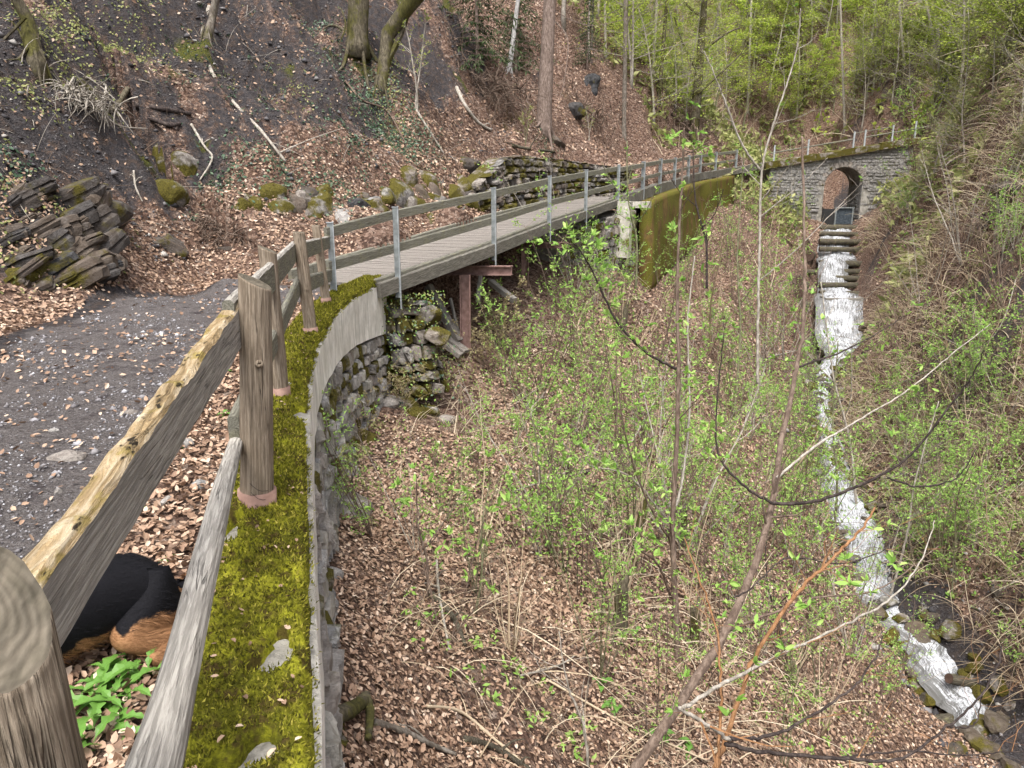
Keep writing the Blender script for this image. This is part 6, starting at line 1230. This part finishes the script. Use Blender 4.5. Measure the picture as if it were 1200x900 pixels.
for (x, y, n_, s_, lab) in [(860, 800 - 60, 7, .16, "round leaved plant in the leaf litter by the forked shrub"), (720, 830, 8, .14, "round bright leaves low in the litter"), (770, 870, 10, .15, "bright round leaved clump beside the thick branch"), (700, 800, 6, .14, "pair of round bright leaves on the brown slope"), (805, 880, 10, .15, "round leaved clump at the bottom edge"), (950, 700, 8, .15, "bright leafy weed near the stream"), (740, 745, 9, .14, "lush leaf tuft on the ravine slope")]: rosette(x, y, n_, s_, 'herb', lab, "leafy_weed", "plant", False, W=.34)
# feathery seedling by the wall
p = on_ground(398, 570); sd = spruce_parts(9, .9, .012, .05, .07); p = P(400, 572, 7.9); p.z = gz(p.x + .1, p.y); p.x += .12; put_tree("spruce_seedling", (sd[0], sd[1], sd[2]), p, "feathery green seedling against the foot of the white wall", 'plant', None, .95)
for m_ in [sd[2]]: m_.materials[0] = M['olive']
fern = random.Random(3)
for (px, py, lab, L) in [(395, 195, "trailing ivy patch on the bank left of the leaning tree", 0)]: pass
# rubble at the foot of the path wall
for k, (x, y, w, lab) in enumerate([(394, 604, 60, "pale block stone at the foot of the wall below the seedling"), (375, 640, 26, "squat stone under the pale block"), (385, 680, 24, "rough stone low on the wall foot"), (378, 885, 24, "chalky white stone at the bottom of the wall"), (368, 760, 22, "mossy stone low by the wall"), (405, 560, 26, "grey stone by the seedling"), (420, 520, 30, "mossy stone under the white wall"), (440, 470, 30, "mossy boulder at the foot of the abutment"), (410, 450, 26, "grey rock under the plastered wall")]):
    rock((RP[2], RP[0], RP[1], RP[3], RM[0], RP[1], RM[1], RM[2], RP[0])[k], x, y, w, w * .8, lab, name="rubble_stone", cat="stone", sink=.1)

# ------------------------------------------------------------------ the dog
def build_dog():
    g0 = P(178, 715, 2.74); gzv = gz(g0.x, g0.y); t = thing("dog", "black and tan dog lying in the leaves behind the fence rails", "dog", (g0.x, g0.y, gzv))
    F = (P(20, 745, 2.35) - g0); F.z = 0; F.normalize(); Sd = Vector((F.y, -F.x, 0))             # F: rump to head, Sd: towards the fence
    if Sd.dot(Vector((1, -1, 0))) < 0: Sd = -Sd
    Z = Vector((0, 0, 1)); pt = lambda f, s_, z: F * f + Sd * s_ + Z * z
    V = []; E = []; R = []; TAN = []
    def chain(L, start=None, tan=0):
        prev = start
        for (f, s_, z, rx, ry) in L:
            V.append(pt(f, s_, z)); R.append((rx, ry)); TAN.append(tan); i = len(V) - 1
            if prev is not None: E.append((prev, i))
            prev = i
        return prev
    chain([(-.04, 0, .17, .10, .11)]); hip = 0
    chain([(.06, 0, .20, .15, .15), (.20, 0, .205, .15, .155), (.36, .0, .20, .15, .16), (.52, 0, .20, .155, .165), (.64, 0, .23, .13, .14)], 0); sh = len(V) - 1
    chain([(.74, .02, .30, .085, .09), (.82, .03, .36, .08, .085), (.90, .05, .37, .075, .08), (.98, .07, .345, .05, .045), (1.05, .09, .33, .038, .032)], sh)     # neck, head, muzzle
    chain([(.02, .06, .14, .12, .12), (.12, .11, .115, .11, .10), (.19, .15, .085, .06, .06), (.10, .19, .045, .035, .035), (.0, .20, .035, .028, .028), (.10, .235, .028, .03, .024), (.16, .24, .025, .03, .022)], 0)   # near hind leg
    chain([(.03, -.11, .11, .085, .085), (.18, -.17, .08, .05, .05), (.05, -.19, .035, .03, .03), (.16, -.2, .028, .03, .022)], 0)
    chain([(.58, .12, .12, .06, .065), (.50, .17, .05, .04, .04), (.68, .18, .035, .032, .032), (.82, .18, .03, .034, .024)], sh); chain([(.58, -.12, .12, .06, .06), (.50, -.16, .05, .04, .04), (.70, -.16, .035, .032, .03), (.84, -.15, .03, .034, .024)], sh)
    chain([(-.12, -.02, .10, .028, .028), (-.20, -.08, .04, .02, .02), (-.24, -.18, .025, .015, .015)], 0)
    me = bpy.data.meshes.new("body"); me.from_pydata(V, E, []); o = bpy.data.objects.new("body_skin", me); COL.objects.link(o)
    sk = o.modifiers.new("skin", 'SKIN'); 
    for i, v in enumerate(me.skin_vertices[0].data): v.radius = R[i]; v.use_root = (i == 0)
    sb = o.modifiers.new("sub", 'SUBSURF'); sb.levels = 3; sb.render_levels = 3
    dg = bpy.context.evaluated_depsgraph_get(); dm = bpy.data.meshes.new_from_object(o.evaluated_get(dg)); dm.name = "body"; bpy.data.objects.remove(o)
    n = len(dm.vertices); co = np.empty(n * 3, np.float32); dm.vertices.foreach_get("co", co); co = co.reshape(-1, 3)
    f = co @ np.array(F); s_ = co @ np.array(Sd); z = co[:, 2]
    nz = fbm(f * 14, s_ * 14 + z * 9, 3) * .05
    tan = sstep(.17, .10, z + nz) * sstep(-.02, .06, s_) ; tan = np.maximum(tan, sstep(.085, .05, z + nz)); tan = np.maximum(tan, (f > .93) * (z < .34)); tan[(f > 1.04)] = 0
    at = dm.color_attributes.new("mask", 'FLOAT_COLOR', 'POINT'); C = np.ones((n, 4), np.float32); C[:, 0] = tan; C[:, 1] = C[:, 2] = 0; at.data.foreach_set("color", C.ravel())
    dm.polygons.foreach_set("use_smooth", [True] * len(dm.polygons)); dm.materials.clear(); dm.materials.append(M['dog']); link("body", dm, t)
    for sg in (-1, 1):
        eb = MB(); h = pt(.885, .05 + sg * .07, .42); eb.add([h, h + F * .05, h + F * .03 + Sd * sg * .035 - Z * .11, h - F * .01 + Sd * sg * .02 - Z * .02, h + F * .02 + Sd * sg * .02 + Z * .012], [(0, 1, 4), (0, 4, 3), (1, 2, 4), (4, 2, 3), (0, 3, 2, 1)]); eb.build("ear", M['black'], t, True)
        em = MB(); c = pt(.955, .065 + sg * .035, .385); em.tube([c - F * .008, c, c + F * .008], [.004, .010, .004], 8); em.build("eye", M['black'], t, True)
    # short fur: fine hairs lying back along the body
    vn = np.empty(n * 3, np.float32); dm.vertices.foreach_get("normal", vn); vn = vn.reshape(-1, 3); tri = np.array([tuple(p.vertices)[:3] for p in dm.polygons]); k = 60000; ti = RNG.integers(0, len(tri), k); w = RNG.dirichlet((1, 1, 1), k)
    c = (co[tri[ti]] * w[:, :, None]).sum(1); nn = vn[tri[ti][:, 0]]; tn = tan[tri[ti][:, 0]]; d = nn * .35 - np.array(F) + RNG.normal(0, .25, (k, 3)) + [0, 0, -.4]; d /= np.linalg.norm(d, axis=1, keepdims=True); sd_ = np.cross(d, nn); sd_ /= np.linalg.norm(sd_, axis=1, keepdims=True) + 1e-9
    L = RNG.uniform(.014, .028, (k, 1)) * (1 + tn[:, None]); Vv = np.stack([c - sd_ * .0009, c + sd_ * .0009, c + d * L], 1).reshape(-1, 3); a = np.zeros((k * 3, 4)); a[:, 0] = np.repeat(tn, 3); a[:, 3] = 1
    link("fur", np_mesh("fur", Vv, np.arange(k * 3).reshape(k, 3), M['dog'], a), t, kind='stuff')
build_dog()

# ------------------------------------------------------------------ greenery of the upper bank
def patch_cover(name, spots, mat, size, label=None):
    cs = []; 
    for (px, py, rad, n_) in spots:
        p = on_ground(px, py); q = RNG.normal(0, rad * .5, (n_, 2)); x = p.x + q[:, 0]; y = p.y + q[:, 1]; cs.append(np.stack([x, y, ground(x, y) + RNG.uniform(.0, .12, n_)], -1))
    c = np.concatenate(cs); nn = gnormal(c[:, 0], c[:, 1]) + RNG.normal(0, .45, (len(c), 3)); link(name, leaf_mesh(name, c, nn, size, M[mat], .6, .1, 1), kind='stuff')
patch_cover("ivy_cover", [(425, 120, 1.1, 900), (450, 150, 1.0, 800), (470, 175, .9, 600), (410, 160, .8, 400), (270, 205, .7, 300), (330, 205, .6, 300), (395, 225, .6, 250), (500, 165, .7, 300), (20, 200, .5, 150), (370, 30, .8, 350), (640, 165, .6, 200)], 'ivy', .075)
patch_cover("mossy_sprigs", [(30, 250, .6, 160), (80, 280, .5, 120), (10, 300, .5, 100), (85, 25, .9, 700), (110, 45, .8, 600), (140, 60, .7, 400), (60, 60, .6, 400), (30, 110, .5, 200), (150, 10, .8, 400), (455, 118, .5, 350), (350, 110, .6, 120)], 'olive', .06)
plant("leafy_sapling", ('sapling', 1), on_ground(488, 135), "small sapling with yellow green leaf sprays beside the leaning mossy tree", "sapling", None, .75)
plant("leafy_sapling", ('sapling', 3), on_ground(615, 172), "little green sapling growing over the rubble retaining wall", "sapling", None, .4)
plant("leafy_sapling", ('sapling', 1), on_ground(690, 165), "fernlike green tuft right of the spruce trunk", "sapling", None, .35)
for (px, py, sc, lab) in [(1130, 110, 1.0, "bright green young tree below the leaning pale trunk"), (1165, 130, .9, "bright green young tree at the upper right above the dry bank"), (1090, 150, .8, "bright green bushy tree right of the arch railing"), (1185, 100, .8, "bright green young tree at the right edge of the wood")]:
    put_tree("young_tree", TP['young'][px % 3], on_ground(px, py), lab, 'tree', None, sc)

def abut_leaves(mat, n_, size, dz):
    a = np.array(ab0); ax = np.array(abx); ao = np.array(abo); u = RNG.uniform(-.25, 1.35, n_); v = RNG.random(n_) ** 1.6 * 1.9; c = a + ax * u[:, None] + ao * (.12 + .30 * v[:, None] + RNG.uniform(0, .16, (n_, 1))); c[:, 2] = a[2] - v + dz; link("creeper_leaves", leaf_mesh("creeper_leaves", c, np.tile(ao + [0, 0, .6], (n_, 1)) + RNG.normal(0, .5, (n_, 3)), size, M[mat], .6, .1, 1), abut, kind='stuff')
abut_leaves('ivy', 140, .06, .05); abut_leaves('olive', 260, .05, .1); abut_leaves('green', 160, .05, .1)
random.seed(91)
for k, (x, y, w, lab) in enumerate([(500, 372, 30, "mossy block leaning on the bridge abutment"), (512, 395, 26, "mossy stone tumbled beside the abutment"), (500, 420, 28, "mossy stone at the right foot of the abutment"), (470, 440, 30, "mossy stone under the abutment"), (520, 425, 20, "small mossy stone near the red trestle post"), (455, 455, 26, "grey stone below the abutment"), (432, 430, 26, "grey block between wall and abutment"), (440, 405, 24, "mossy block where wall and abutment meet"), (485, 455, 22, "half buried stone below the mossy abutment")]):
    p = P(x, y, 13.3 - (y - 352) * .009); z = gz(p.x, p.y); o = link("rubble_stone", (RM + RP)[k % 7], loc=(p.x, p.y + .1, max(p.z if y < 400 else z, z)), rot=(random.uniform(-.5, .5), random.uniform(-.5, .5), k), label=lab, cat="stone", group="tumbled stones of the abutment"); q = w * 13 / F_PX * 1.2; o.scale = (q, q, q * .8)
patch_cover("slope_herbs", [(500, 430, .6, 260), (470, 470, .5, 200), (540, 430, .6, 200), (430, 500, .35, 160), (410, 540, .3, 120)], 'olive', .05)

random.seed(123)
for k in range(24):
    px = 285 + k * 12.5 + random.uniform(-6, 6); py = 246 - (k % 3) * 9 - max(0, px - 400) * .06 + random.uniform(-5, 5); w = random.uniform(22, 44)
    rock((RM + RK[:2])[k % 6], px, py, w, w * random.uniform(.8, 1.3), where("mossy bank rock", px, py), "mossy rocks along the inner edge of the path")
for i, (px, py, sc, key) in enumerate([(775, 345, 1.1, 'airy'), (800, 350, 1.2, 'airy'), (830, 345, 1.3, 'airy'), (850, 320, 1.4, 'airy'), (1055, 225, 1.6, 'green'), (1075, 215, 1.7, 'green'), (1065, 245, 1.3, 'green'), (905, 225, 1.3, 'green'), (890, 235, 1.2, 'green'), (1050, 265, 1.2, 'green'), (930, 275, .9, 'green')]):
    plant("airy_sapling" if key == 'airy' else "leafy_shrub", (key, i % 5), on_ground(px, py), where("airy multi stemmed sapling" if key == 'airy' else "loose green shrub", px, py), "sapling" if key == 'airy' else "shrub", None, sc)
patch_cover("fallen_leaf_drift", [(30, 260, .7, 500), (70, 300, .6, 400), (10, 235, .5, 200)], 'litter', .06)
